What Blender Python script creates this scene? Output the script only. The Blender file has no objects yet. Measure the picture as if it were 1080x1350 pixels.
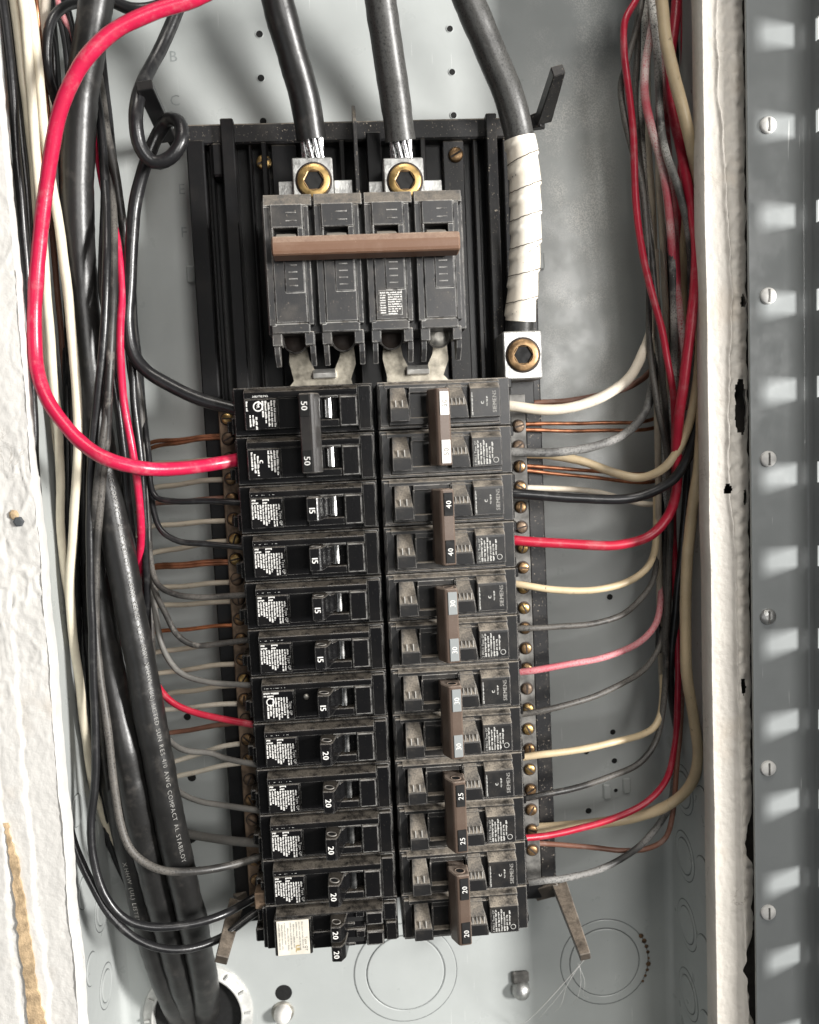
import bpy, bmesh, math, random
import numpy as np
from mathutils import Matrix, Vector, noise

# ------------------------------------------------------------------ camera
SC = bpy.context.scene
S = 0.001                                   # everything below is written in millimetres
FPX = 1100.0
CAMP = Vector((-11.368, -432.03, -31.472))
_rv = Vector((0.083267, -0.062734, -0.048130))
_R = Matrix.Rotation(_rv.length, 3, _rv.normalized()) @ Matrix(((1, 0, 0), (0, 0, -1), (0, 1, 0)))
cam_d = bpy.data.cameras.new('camera')
cam = bpy.data.objects.new('camera', cam_d)
SC.collection.objects.link(cam)
cam_d.sensor_fit = 'HORIZONTAL'
cam_d.sensor_width = 36
cam_d.lens = 36 * FPX / 1080
cam_d.clip_start = 0.01
cam_d.clip_end = 50
mw = Matrix((_R[0], -_R[1], -_R[2])).transposed().to_4x4()
mw.translation = CAMP * S
cam.matrix_world = mw
cam_d.dof.use_dof = True
cam_d.dof.focus_distance = 0.437
cam_d.dof.aperture_fstop = 13
SC.camera = cam

def at(u, v, Y):
    """photo pixel -> point (mm) at depth Y"""
    d = _R.transposed() @ Vector(((u - 540) / FPX, (v - 675) / FPX, 1))
    return CAMP + d * ((Y - CAMP.y) / d.y)

# ------------------------------------------------------------------ light
W = bpy.data.worlds.new('World')
SC.world = W
W.use_nodes = True
W.node_tree.nodes['Background'].inputs[0].default_value = (0.90, 0.92, 0.93, 1)
W.node_tree.nodes['Background'].inputs[1].default_value = 0.06

def area(name, loc, target, sx, sy, power, col):
    l = bpy.data.lights.new(name, 'AREA')
    l.shape = 'RECTANGLE'; l.size = sx; l.size_y = sy; l.energy = power; l.color = col
    o = bpy.data.objects.new(name, l)
    SC.collection.objects.link(o)
    o.location = loc
    o.rotation_euler = (Vector(target) - Vector(loc)).to_track_quat('-Z', 'Y').to_euler()
    return o
area('window_light', (1.45, -1.12, 0.08), (0, 0, -0.10), 0.24, 0.40, 64, (1.0, 0.98, 0.95))
area('front_fill_light', (0.55, -1.60, 0.20), (0, 0, -0.08), 0.5, 0.6, 10, (1.0, 0.98, 0.95))  # unseen fill light added in front to lift the back sheet
area('ceiling_light', (0.05, -0.80, 1.35), (0, 0, -0.05), 0.50, 0.50, 8, (1.0, 0.95, 0.88))
area('left_fill_light', (-0.85, -1.25, -0.35), (0, 0, -0.1), 0.7, 0.7, 1.1, (0.93, 0.97, 1.0))  # weak unseen fill light added from the front left
SC.view_settings.view_transform = 'Standard'
SC.view_settings.look = 'None'
SC.view_settings.exposure = 0.25
SC.view_settings.gamma = 1
SC.view_settings.use_curve_mapping = False

# ------------------------------------------------------------------ materials
class NT:
    def __init__(s, name):
        s.m = bpy.data.materials.new(name); s.m.use_nodes = True
        s.t = s.m.node_tree; s.b = s.t.nodes['Principled BSDF']
        s.co = s.n('ShaderNodeTexCoord')
    def n(s, typ, **kw):
        q = s.t.nodes.new(typ)
        for k, v in kw.items(): setattr(q, k, v)
        return q
    def lk(s, a, b): s.t.links.new(a, b)
    def noise(s, scale, detail=4, rough=.6, gen=None, dist=0):
        q = s.n('ShaderNodeTexNoise'); q.inputs['Scale'].default_value = scale
        q.inputs['Detail'].default_value = detail; q.inputs['Roughness'].default_value = rough
        q.inputs['Distortion'].default_value = dist
        s.lk(gen or s.co.outputs['Object'], q.inputs['Vector']); return q.outputs['Fac']
    def ramp(s, v, a, b, ca=0., cb=1.):
        q = s.n('ShaderNodeMapRange', interpolation_type='SMOOTHSTEP')
        q.inputs[1].default_value = a; q.inputs[2].default_value = b
        q.inputs[3].default_value = ca; q.inputs[4].default_value = cb
        s.lk(v, q.inputs[0]); return q.outputs[0]
    def math(s, op, a, b=None):
        q = s.n('ShaderNodeMath', operation=op)
        for i, v in enumerate((a, b)):
            if v is None: continue
            if isinstance(v, (int, float)): q.inputs[i].default_value = v
            else: s.lk(v, q.inputs[i])
        q.use_clamp = op in ('MULTIPLY', 'ADD', 'MAXIMUM')
        return q.outputs[0]
    def mix(s, f, a, b):
        q = s.n('ShaderNodeMix', data_type='RGBA')
        if isinstance(f, (int, float)): q.inputs[0].default_value = f
        else: s.lk(f, q.inputs[0])
        for i, v in ((6, a), (7, b)):
            if isinstance(v, tuple): q.inputs[i].default_value = v + (1,)
            else: s.lk(v, q.inputs[i])
        return q.outputs[2]
    def bump(s, h, dist, strength=1.):
        q = s.n('ShaderNodeBump'); q.inputs['Distance'].default_value = dist
        q.inputs['Strength'].default_value = strength
        s.lk(h, q.inputs['Height']); s.lk(q.outputs[0], s.b.inputs['Normal'])
    def normal_z(s):
        g = s.n('ShaderNodeNewGeometry'); x = s.n('ShaderNodeSeparateXYZ')
        s.lk(g.outputs['Normal'], x.inputs[0]); return x.outputs[2]
    def edge(s, rad, lo=.02, hi=.25):
        """1 on sharp edges, for wear and painted edge highlights"""
        g = s.n('ShaderNodeNewGeometry'); bv = s.n('ShaderNodeBevel', samples=6)
        bv.inputs['Radius'].default_value = rad
        d = s.n('ShaderNodeVectorMath', operation='DOT_PRODUCT')
        s.lk(g.outputs['True Normal'], d.inputs[0]); s.lk(bv.outputs[0], d.inputs[1])
        return s.ramp(s.math('SUBTRACT', 1., d.outputs['Value']), lo, hi)

def setp(b, col=None, rough=None, metal=None, spec=None, coat=None):
    if col is not None: b.inputs['Base Color'].default_value = col + (1,)
    if rough is not None: b.inputs['Roughness'].default_value = rough
    if metal is not None: b.inputs['Metallic'].default_value = metal
    if spec is not None: b.inputs['Specular IOR Level'].default_value = spec
    if coat is not None: b.inputs['Coat Weight'].default_value = coat

def plastic(name, col, rough, spk=.70, spec=.5, wrad=.0005, dustcol=(.30, .26, .21), dust=.8, film=.1, specks=.5, wear_glint=.5, wear_glint_col=(.42, .40, .37)):
    t = NT(name)
    setp(t.b, spec=spec)
    nz = t.normal_z()
    n1 = t.noise(160, 6, .7)
    n2 = t.noise(900, 3, .6)
    top = t.math('MULTIPLY', t.ramp(nz, .12, .75), t.ramp(n1, .28, .62))
    top = t.math('MULTIPLY', t.math('MULTIPLY', top, t.ramp(t.noise(1500, 4, .75), .36, .56, .35, 1.)), dust)
    flm = t.math('MULTIPLY', t.ramp(t.noise(60, 5, .65), .45, .75), film)
    f = t.math('ADD', top, flm)
    sp = t.math('MULTIPLY', t.ramp(n2, spk, spk + .06), specks)
    f = t.math('MAXIMUM', f, sp)
    if wear_glint:
        e = t.math('MULTIPLY', t.edge(wrad, .025, .14), t.ramp(t.noise(180, 4, .7), .34, .56))  # lightens sharp edges: wear plus edge highlights put into the colour
        e = t.math('MULTIPLY', e, wear_glint)
        c = t.mix(f, col, dustcol)
        t.lk(t.mix(e, c, wear_glint_col), t.b.inputs['Base Color'])
    else:
        t.lk(t.mix(f, col, dustcol), t.b.inputs['Base Color'])
    t.lk(t.ramp(f, 0., .6, rough, .92), t.b.inputs['Roughness'])
    t.bump(t.noise(1400, 2), .00008, .6)
    return t.m

def simple(name, col, rough=.5, metal=0., var=.15, bump=0., bscale=900, spec=.5, nscale=120):
    t = NT(name); setp(t.b, None, rough, metal, spec)
    d = tuple(c * (1 - var * 1.5) for c in col); l = tuple(min(1, c * (1 + var)) for c in col)
    t.lk(t.mix(t.ramp(t.noise(nscale, 5, .6), .3, .7), d, l), t.b.inputs['Base Color'])
    t.lk(t.ramp(t.noise(nscale * 2.2, 4), .3, .7, max(.05, rough - .08), min(1, rough + .12)), t.b.inputs['Roughness'])
    if bump: t.bump(t.noise(bscale, 3), bump)
    return t.m

def wire_mat(name, col, rough=.38, dustcol=(.62, .60, .56), dust=.25, spray=0., grime=(.10, .07, .05), grm=.15):
    t = NT(name); setp(t.b, None, rough, 0.)
    v = t.mix(t.ramp(t.noise(70, 4), .3, .7), tuple(c * .82 for c in col), col)
    g = t.math('MULTIPLY', t.ramp(t.noise(300, 5, .7), .62, .74), grm * 4)
    v = t.mix(g, v, grime)
    d = t.math('MULTIPLY', t.ramp(t.noise(110, 6, .7), .5, .75), dust)
    d = t.math('MAXIMUM', d, t.math('MULTIPLY', t.ramp(t.noise(1300, 2), .70, .76), dust * 1.6))
    if spray:
        s = t.math('MULTIPLY', t.ramp(t.noise(16, 3), .38, .54), t.ramp(t.noise(1100, 4, .8), .36, .52))
        d = t.math('MAXIMUM', d, t.math('MULTIPLY', s, spray))
    t.lk(t.mix(d, v, dustcol), t.b.inputs['Base Color'])
    t.lk(t.ramp(d, 0, .6, rough, .9), t.b.inputs['Roughness'])
    t.bump(t.noise(500, 3), .00015, .5)
    return t.m

M = {}
M['gloss'] = plastic('glossy black breaker plastic', (.0055, .0055, .006), .20, spec=.38, dust=.30, film=.012, specks=.25, wear_glint=.9, wear_glint_col=(.40, .39, .37))
M['dusty'] = plastic('dusty black breaker plastic', (.013, .013, .0135), .34, spk=.68, wrad=.0006, dust=1., film=.08, specks=.5, wear_glint=1., wear_glint_col=(.5, .48, .45))
M['main'] = plastic('dusty grey main breaker plastic', (.032, .032, .033), .38, spk=.66, wrad=.0009, dust=1., film=.13, specks=.7, wear_glint=1., wear_glint_col=(.55, .54, .51))
M['base'] = plastic('black base plastic', (.007, .007, .0075), .32, spec=.4, dust=.25, film=.02, specks=.22, wear_glint=0)
M['basedust'] = plastic('speckled black base plastic', (.010, .010, .011), .42, spk=.635, dust=.7, film=.06, specks=.9, wear_glint=0)
M['brown'] = plastic('brown handle plastic', (.096, .067, .051), .36, dustcol=(.34, .28, .23), dust=.7, film=.08, specks=.5, wear_glint=.6, wear_glint_col=(.42, .31, .24))
M['brownm'] = plastic('brown main handle plastic', (.155, .084, .052), .42, dustcol=(.46, .36, .28), dust=.9, film=.14, specks=.6, wear_glint=.8, wear_glint_col=(.6, .5, .4))
M['tie'] = plastic('charcoal handle plastic', (.020, .018, .017), .30, dust=.5, film=.04, specks=.3, wear_glint=.9)
M['ramp'] = plastic('grey handle ramp plastic', (.22, .21, .19), .5, dust=.8, film=.4, specks=.3, wear_glint=.3)
M['hookm'] = plastic('dusty brown black arm plastic', (.045, .036, .028), .5, dustcol=(.22, .18, .14), dust=.9, film=.6, specks=.4, wear_glint=.6)
M['void'] = simple('deep black', (.003, .003, .003), .8, var=0)  # painted shade of holes, wells and sockets; also black rating plates
M['label_ink'] = simple('dimmed white print', (.46, .455, .43), .65, var=.3, nscale=300)
M['white_ink'] = simple('white print', (.72, .71, .68), .6, var=.08)
M['faint_ink'] = simple('worn grey print', (.30, .29, .27), .7, var=.2)
M['cable_ink'] = simple('pale cable print', (.24, .235, .22), .7, var=.25, nscale=700)
M['black_ink'] = simple('black print', (.02, .02, .02), .6, var=0)
M['paper'] = simple('off white paper label', (.68, .64, .55), .7, var=.1)
M['gold_ink'] = simple('gold print', (.45, .32, .10), .5)
M['whitepl'] = simple('white rating plate', (.74, .73, .70), .5)
M['alu'] = simple('dull aluminium', (.50, .50, .485), .42, .85, .2, .0002)
M['strand'] = simple('bright aluminium strand', (.80, .80, .80), .26, 1., .1)
M['zinc'] = simple('zinc steel', (.55, .53, .48), .38, .9, .3)
M['tongue'] = simple('tarnished bus metal', (.36, .33, .27), .38, .9, .35)
M['tonguehi'] = simple('bright plated bus metal', (.75, .74, .70), .35, .8, .15)
M['brass'] = simple('brass', (.50, .34, .14), .38, .95, .25)
M['bronze'] = simple('aged bronze', (.33, .21, .11), .42, .9, .35)
M['drum'] = simple('bright metal for highlight bar', (.45, .45, .44), .22, 1., .1)  # bright metal chosen to bring out the highlight bar in the toggle well
M['stamp'] = simple('darker grey for stamped relief', (.27, .29, .285), .5)  # darker than the sheet: relief shading of embossed letters put into colour
M['slotgrey'] = simple('dark grey plug', (.06, .065, .07), .5)
M['slot'] = simple('dark screw slot', (.03, .02, .015), .7)
M['barL'] = simple('tarnished ground bar', (.20, .14, .095), .55, .55, .4, .0002)
M['barR'] = simple('dull grey neutral bar', (.16, .155, .145), .6, .4, .35, .0001)
M['copper'] = simple('bare copper', (.40, .175, .095), .40, .9, .3)
M['copperhi'] = simple('bright bare copper', (.62, .24, .11), .36, .9, .25)
M['brownw'] = wire_mat('brown wire', (.19, .085, .055), .45, dust=.15)
M['red'] = wire_mat('red insulation', (.55, .014, .062), .30, dust=.16, grm=.12)
M['reddark'] = wire_mat('dusty dark red insulation', (.42, .012, .036), .36, dust=.14, grm=.12)
M['pink'] = wire_mat('dusty pink red insulation', (.50, .05, .085), .45, dust=.35, spray=.35)
M['pinkwhite'] = wire_mat('red insulation under white overspray', (.45, .04, .07), .5, (.60, .50, .47), .5, 1.)
M['black'] = wire_mat('black insulation', (.013, .013, .014), .30, dust=.06, grm=0)
M['blackdust'] = wire_mat('dusty black insulation', (.024, .023, .022), .42, (.36, .33, .29), .5, .25, grm=0)
M['sprayline'] = wire_mat('dusty stranded black insulation', (.035, .035, .034), .45, (.40, .39, .37), .35, .55, grm=0)
M['spray'] = wire_mat('black insulation under white overspray', (.045, .045, .043), .5, (.64, .63, .59), .5, 1., grm=0)
M['cable'] = wire_mat('black cable jacket', (.015, .0147, .0143), .36, (.20, .18, .16), .14, 0, grm=0)
M['cabledust'] = wire_mat('speckled black cable jacket', (.015, .015, .0145), .36, (.5, .49, .46), .13, .10, grm=0)
M['cream'] = wire_mat('cream insulation', (.76, .69, .54), .40, dust=.05, grm=.04)
M['tan'] = wire_mat('aged cream insulation', (.58, .46, .29), .42, (.66, .6, .5), .15, 0, grm=.22)
M['dirtywhite'] = wire_mat('dusty white insulation', (.62, .54, .42), .5, (.72, .69, .63), .4, .4, grm=.2)
M['beige'] = wire_mat('dim beige insulation', (.48, .42, .33), .5, dust=.2, grm=.15)
M['greyw'] = wire_mat('dusty grey insulation', (.13, .125, .115), .5, (.32, .30, .27), .5, .2, grm=.1)
M['whiteknob'] = simple('white nylon', (.72, .70, .66), .4)
M['bushing'] = simple('grey white conduit bushing', (.46, .46, .44), .42, .1, .15)
M['dark_rim'] = simple('dark groove shade', (.15, .16, .158), .6)  # dark ring colour stands in for shade in the knockout grooves
M['rust'] = simple('rusty chipped rim', (.10, .055, .025), .8, var=.5, nscale=500)

def steel(name, col, rough, dustspots=.0):
    t = NT(name); setp(t.b, None, rough, 0., .55)
    c = t.mix(t.ramp(t.noise(14, 5), .3, .7), tuple(x * .9 for x in col), col)
    sc = t.math('MULTIPLY', t.ramp(t.noise(500, 5, .7), .69, .76), .55)
    c = t.mix(sc, c, (.16, .15, .135))
    mp_ = t.n('ShaderNodeMapping'); mp_.inputs['Scale'].default_value = (900, 900, 28); mp_.inputs['Rotation'].default_value = (0, .5, 0)
    t.lk(t.co.outputs['Object'], mp_.inputs[0])
    scr = t.math('MULTIPLY', t.ramp(t.noise(1, 2, .5, mp_.outputs[0]), .70, .74), t.ramp(t.noise(20, 3), .5, .62))
    c = t.mix(t.math('MULTIPLY', scr, .6), c, (.62, .63, .62))
    if dustspots:                              # overspray dust in patches on the right of the back sheet
        sx = t.n('ShaderNodeSeparateXYZ'); t.lk(t.co.outputs['Object'], sx.inputs[0])
        band = t.math('MULTIPLY', t.ramp(sx.outputs[0], .095, .118), t.ramp(sx.outputs[0], .160, .135))
        band = t.math('MULTIPLY', band, t.ramp(sx.outputs[2], -.12, .08))
        band = t.math('MULTIPLY', band, t.ramp(t.noise(22, 4, .6), .36, .56))
        s = t.math('MULTIPLY', band, t.ramp(t.noise(1100, 3, .85), .46, .56))
        c = t.mix(t.math('MULTIPLY', s, dustspots), c, (.66, .66, .63))
    t.lk(c, t.b.inputs['Base Color'])
    t.lk(t.ramp(t.noise(60, 4), .3, .7, rough - .06, rough + .1), t.b.inputs['Roughness'])
    t.bump(t.noise(90, 3), .0003, .35)
    return t.m
M['steel'] = steel('grey enamelled steel', (.425, .445, .435), .33, 1.)
M['channel'] = steel('dark grey enamelled steel', (.27, .285, .285), .17)

def plaster(name, col):
    t = NT(name); setp(t.b, None, .52, 0., .45)
    c = t.mix(t.ramp(t.noise(35, 5), .3, .7), tuple(x * .90 for x in col), col)
    cr = t.ramp(t.noise(46, 7, .62, dist=1.2), .485, .497)
    cr2 = t.ramp(t.noise(46, 7, .62, dist=1.2), .513, .501)
    crack = t.math('MULTIPLY', t.math('MULTIPLY', cr, cr2), t.ramp(t.noise(25, 3), .56, .68))
    c = t.mix(t.math('MULTIPLY', crack, .45), c, (.16, .13, .10))
    sp = t.math('MULTIPLY', t.ramp(t.noise(420, 4, .7), .70, .76), .5)
    c = t.mix(sp, c, (.30, .24, .18))
    st = t.math('MULTIPLY', t.ramp(t.noise(18, 4), .56, .72), .4)
    c = t.mix(st, c, (.47, .39, .30))
    t.lk(c, t.b.inputs['Base Color'])
    h = t.math('ADD', t.math('MULTIPLY', t.noise(260, 5, .6), .5), t.math('MULTIPLY', t.noise(60, 4, .6, dist=.8), .5))
    t.bump(h, .0011, .8)
    return t.m
M['plaster'] = plaster('painted plaster', (.60, .585, .555))
M['plasterlip'] = plaster('broken plaster lip', (.58, .57, .545))
M['plasterR'] = plaster('creamy painted plaster', (.60, .565, .51))
M['tanpaper'] = simple('torn brown board paper', (.48, .35, .21), .85, var=.25, bump=.0004, nscale=200)
M['white_wall'] = simple('white wall paint', (.80, .79, .77), .6, var=.03)
M['cavity'] = simple('dark cavity shade', (.05, .045, .04), .9)

def tape_mat():
    t = NT('white vinyl tape'); setp(t.b, None, .40)
    c = t.mix(t.ramp(t.noise(40, 4), .35, .7), (.70, .63, .52), (.80, .75, .66))
    sp = t.math('MULTIPLY', t.ramp(t.noise(420, 5, .7), .66, .74), .8)
    t.lk(t.mix(sp, c, (.25, .18, .12)), t.b.inputs['Base Color'])
    t.bump(t.noise(200, 3), .0003, .5)
    return t.m
M['tape'] = tape_mat()

# ------------------------------------------------------------------ mesh helpers (millimetres)
COL = SC.collection
RNG = random.Random(7)
class MB:
    def __init__(s): s.v = []; s.f = []; s.sm = []
    def add(s, vs, fs, smooth=False):
        o = len(s.v); s.v += [tuple(p) for p in vs]
        s.f += [tuple(i + o for i in f) for f in fs]; s.sm += [smooth] * len(fs)
        return s
    def box(s, x0, x1, y0, y1, z0, z1, b=.45):
        if x0 > x1: x0, x1 = x1, x0
        if y0 > y1: y0, y1 = y1, y0
        if z0 > z1: z0, z1 = z1, z0
        b = min(b, (x1 - x0) / 2.2, (y1 - y0) / 2.2, (z1 - z0) / 2.2)
        X = ((x0, x0 + b), (x1, x1 - b)); Y = ((y0, y0 + b), (y1, y1 - b)); Z = ((z0, z0 + b), (z1, z1 - b))
        vs = []; idx = {}
        for i in (0, 1):
            for j in (0, 1):
                for k in (0, 1):
                    for a in range(3):
                        idx[i, j, k, a] = len(vs)
                        vs.append((X[i][a != 0], Y[j][a != 1], Z[k][a != 2]))
        fs = []
        for a in range(3):
            for sd in (0, 1):
                q = []
                for (p, r) in ((0, 0), (1, 0), (1, 1), (0, 1)):
                    c = [0, 0, 0]; c[a] = sd; c[(a + 1) % 3] = p; c[(a + 2) % 3] = r
                    q.append(idx[c[0], c[1], c[2], a])
                fs.append(q if sd else q[::-1])
        for a in range(3):
            b1, b2 = (a + 1) % 3, (a + 2) % 3
            for p in (0, 1):
                for r in (0, 1):
                    c0 = [0, 0, 0]; c0[b1] = p; c0[b2] = r; c1 = c0[:]; c1[a] = 1
                    q = [idx[tuple(c0) + (b1,)], idx[tuple(c1) + (b1,)], idx[tuple(c1) + (b2,)], idx[tuple(c0) + (b2,)]]
                    fs.append(q if (p ^ r) else q[::-1])
        for i in (0, 1):
            for j in (0, 1):
                for k in (0, 1):
                    q = [idx[i, j, k, a] for a in range(3)]
                    fs.append(q if (i + j + k) % 2 else q[::-1])
        return s.add(vs, fs)
    def hull(s, pts, b=.4):
        bm = bmesh.new()
        for p in pts: bm.verts.new(p)
        bmesh.ops.convex_hull(bm, input=bm.verts)
        bmesh.ops.dissolve_limit(bm, angle_limit=.02, verts=bm.verts, edges=bm.edges)
        if b: bmesh.ops.bevel(bm, geom=list(bm.edges), offset=b, segments=1, affect='EDGES', clamp_overlap=True)
        bmesh.ops.recalc_face_normals(bm, faces=bm.faces)
        bm.verts.index_update()
        s.add([v.co[:] for v in bm.verts], [[v.index for v in f.verts] for f in bm.faces])
        bm.free(); return s
    def prism(s, poly, y0, y1):
        """polygon in xz extruded along y, any outline"""
        bm = bmesh.new()
        vs = [bm.verts.new((p[0], y0, p[1])) for p in poly]
        f = bm.faces.new(vs)
        r = bmesh.ops.extrude_face_region(bm, geom=[f])
        bmesh.ops.translate(bm, verts=[v for v in r['geom'] if isinstance(v, bmesh.types.BMVert)], vec=(0, y1 - y0, 0))
        bmesh.ops.triangulate(bm, faces=[q for q in bm.faces if len(q.verts) > 4])
        bmesh.ops.recalc_face_normals(bm, faces=bm.faces)
        bm.verts.index_update()
        s.add([v.co[:] for v in bm.verts], [[v.index for v in q.verts] for q in bm.faces])
        bm.free(); return s
    def quad(s, o, u, v):
        o, u, v = Vector(o), Vector(u), Vector(v)
        return s.add([o, o + u, o + u + v, o + v], [(0, 1, 2, 3)])
    def lathe(s, prof, c, axis=(0, -1, 0), n=24, smooth=True, cap=True, sc=(1, 1)):
        """prof: (radius, height along axis)"""
        c = Vector(c); a = Vector(axis).normalized()
        e1 = a.orthogonal().normalized() if abs(a.y) < .9 else Vector((1, 0, 0))
        e1 = (e1 - a * e1.dot(a)).normalized(); e2 = a.cross(e1)
        vs = []; fs = []
        for r, h in prof:
            for i in range(n):
                t = 2 * math.pi * i / n
                vs.append(c + a * h + e1 * (r * sc[0] * math.cos(t)) + e2 * (r * sc[1] * math.sin(t)))
        for k in range(len(prof) - 1):
            for i in range(n):
                j = (i + 1) % n
                fs.append((k * n + i, k * n + j, (k + 1) * n + j, (k + 1) * n + i))
        s.add(vs, fs, smooth)
        if cap:
            L = len(prof) - 1
            s.add(vs[L * n:], [tuple(range(n))])
            s.add(vs[:n], [tuple(range(n))[::-1]])
        return s
    def tube(s, pts, r, n=10, taper=None, caps=True):
        m = len(pts); vs = []; fs = []
        T = [((pts[min(i + 1, m - 1)] - pts[max(i - 1, 0)])).normalized() for i in range(m)]
        N = T[0].orthogonal().normalized()
        for i in range(m):
            N = (N - T[i] * N.dot(T[i])).normalized(); B = T[i].cross(N)
            rr = r if taper is None else taper[i]
            for k in range(n):
                a = 2 * math.pi * k / n
                vs.append(pts[i] + (N * math.cos(a) + B * math.sin(a)) * rr)
        for i in range(m - 1):
            for k in range(n):
                j = (k + 1) % n
                fs.append((i * n + k, i * n + j, (i + 1) * n + j, (i + 1) * n + k))
        s.add(vs, fs, True)
        if caps:
            s.add(vs[:n], [tuple(range(n))[::-1]]); s.add(vs[-n:], [tuple(range(n))])
        return s
    def build(s, name, mat, parent=None, origin=(0, 0, 0)):
        me = bpy.data.meshes.new(name)
        o = Vector(origin)
        me.from_pydata([((Vector(p) - o) * S)[:] for p in s.v], [], s.f)
        me.polygons.foreach_set('use_smooth', s.sm)
        me.materials.append(M[mat])
        me.update()
        ob = bpy.data.objects.new(name, me); COL.objects.link(ob)
        if parent is None: ob.location = o * S
        else: ob.parent = parent
        return ob

def tag(o, label, cat, group=None):
    o['label'] = label; o['category'] = cat
    if group: o['group'] = group
    return o
def thing(name, label, cat, loc=(0, 0, 0), group=None):
    o = bpy.data.objects.new(name, None); COL.objects.link(o)
    o.empty_display_size = .01; o.location = Vector(loc) * S
    return tag(o, label, cat, group)
def copy_tree(o, parent=None):
    c = o.copy(); COL.objects.link(c)
    if parent is not None: c.parent = parent
    for ch in list(o.children): copy_tree(ch, c)
    return c

def spline(P, step=2.5):
    """Catmull-Rom through points, resampled"""
    P = [Vector(p) for p in P]
    Q = [P[0] * 2 - P[1]] + P + [P[-1] * 2 - P[-2]]
    out = []
    for i in range(1, len(Q) - 2):
        p0, p1, p2, p3 = Q[i - 1:i + 3]
        n = max(2, int((p2 - p1).length / step))
        t0 = 0; d1 = max(.01, (p1 - p0).length ** .5); d2 = max(.01, (p2 - p1).length ** .5); d3 = max(.01, (p3 - p2).length ** .5)
        m1 = (p1 - p0) / d1 - (p2 - p0) / (d1 + d2) + (p2 - p1) / d2
        m2 = (p2 - p1) / d2 - (p3 - p1) / (d2 + d3) + (p3 - p2) / d3
        m1 *= d2; m2 *= d2
        for k in range(n):
            t = k / n
            out.append((2 * t**3 - 3 * t**2 + 1) * p1 + (t**3 - 2 * t**2 + t) * m1 + (-2 * t**3 + 3 * t**2) * p2 + (t**3 - t**2) * m2)
    out.append(P[-1])
    return out

# --- lettering
_gl = {}
def glyph(ch):
    if ch not in _gl:
        c = bpy.data.curves.new('g', 'FONT'); c.body = ch; c.size = 1; c.resolution_u = 2
        o = bpy.data.objects.new('g', c); COL.objects.link(o)
        me = o.to_mesh()
        w = max([v.co.x for v in me.vertices], default=.3)
        _gl[ch] = ([v.co.xy[:] for v in me.vertices], [tuple(p.vertices) for p in me.polygons], w)
        o.to_mesh_clear(); bpy.data.objects.remove(o); bpy.data.curves.remove(c)
    return _gl[ch]
def text_width(t, size, track=.08):
    return sum(((glyph(c)[2] if c != ' ' else .3) + track) * size for c in t)
def text(mb, t, o, xd, yd, size, center=True, track=.08, bold=0.):
    o, xd, yd = Vector(o), Vector(xd), Vector(yd)
    x = -text_width(t, size, track) / 2 if center else 0
    for c in t:
        if c == ' ': x += .38 * size; continue
        vs, fs, w = glyph(c)
        for dx in ((-bold, bold) if bold else (0,)):
            mb.add([o + Vector((0, -.03 if dx > 0 else 0, 0)) + xd * (x + dx + p[0] * size) + yd * ((p[1] - (.35 if center else 0)) * size) for p in vs], fs)
        x += (w + track) * size
def microtext(mb, o, ld, nd, lines, pitch, h=.85, rng=None, cw=.5):
    """unreadably small print: rows of letter-sized marks. lines: (start, length)"""
    rng = rng or random.Random(3)
    o, ld, nd = Vector(o), Vector(ld), Vector(nd)
    for i, (a, L) in enumerate(lines):
        x = a
        while x < a + L:
            for _ in range(rng.randint(2, 8)):
                if x > a + L: break
                w = cw * rng.uniform(.6, 1.1); hh = h * rng.choice((.7, .7, 1, 1))
                mb.quad(o + ld * x + nd * (i * pitch), ld * w, nd * hh); x += w + cw * .25
            x += cw * .7

# ------------------------------------------------------------------ the setting: wall plaster around the opening
YB, YW = 72.0, -12.0
LX, RX = -174.0, 177.0
ZT, ZBOT = 262.0, -430.0

def nz(x, z, s, seed=0): return noise.noise(Vector((x * s + seed, z * s, seed * 1.7)))
def edge_l(z): return -170.0 + 1.0 * nz(0, z, .03, 5) + .5 * nz(0, z, .15, 9) + (.6 if z < -40 else 0)
def sheet(name, mat, xs, zs, hfun, kind=True, parent=None, xmap=None, hole=None):
    mb = MB(); nx, nzc = len(xs), len(zs); vs = []
    for z in zs:
        for i, x in enumerate(xs):
            X = xmap(i, x, z) if xmap else x
            vs.append((X, hfun(X, z, i), z))
    fs = [(j * nx + i, j * nx + i + 1, (j + 1) * nx + i + 1, (j + 1) * nx + i) for j in range(nzc - 1) for i in range(nx - 1)]
    if hole: fs = [f for f in fs if not hole(sum(vs[q][0] for q in f) / 4, sum(vs[q][2] for q in f) / 4)]
    mb.add(vs, fs, True)
    o = mb.build(name, mat, parent)
    if kind and parent is None: o['kind'] = 'structure'
    return o
zs = [ZBOT + 1.3 * i for i in range(int((300 - ZBOT) / 1.3))]
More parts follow.
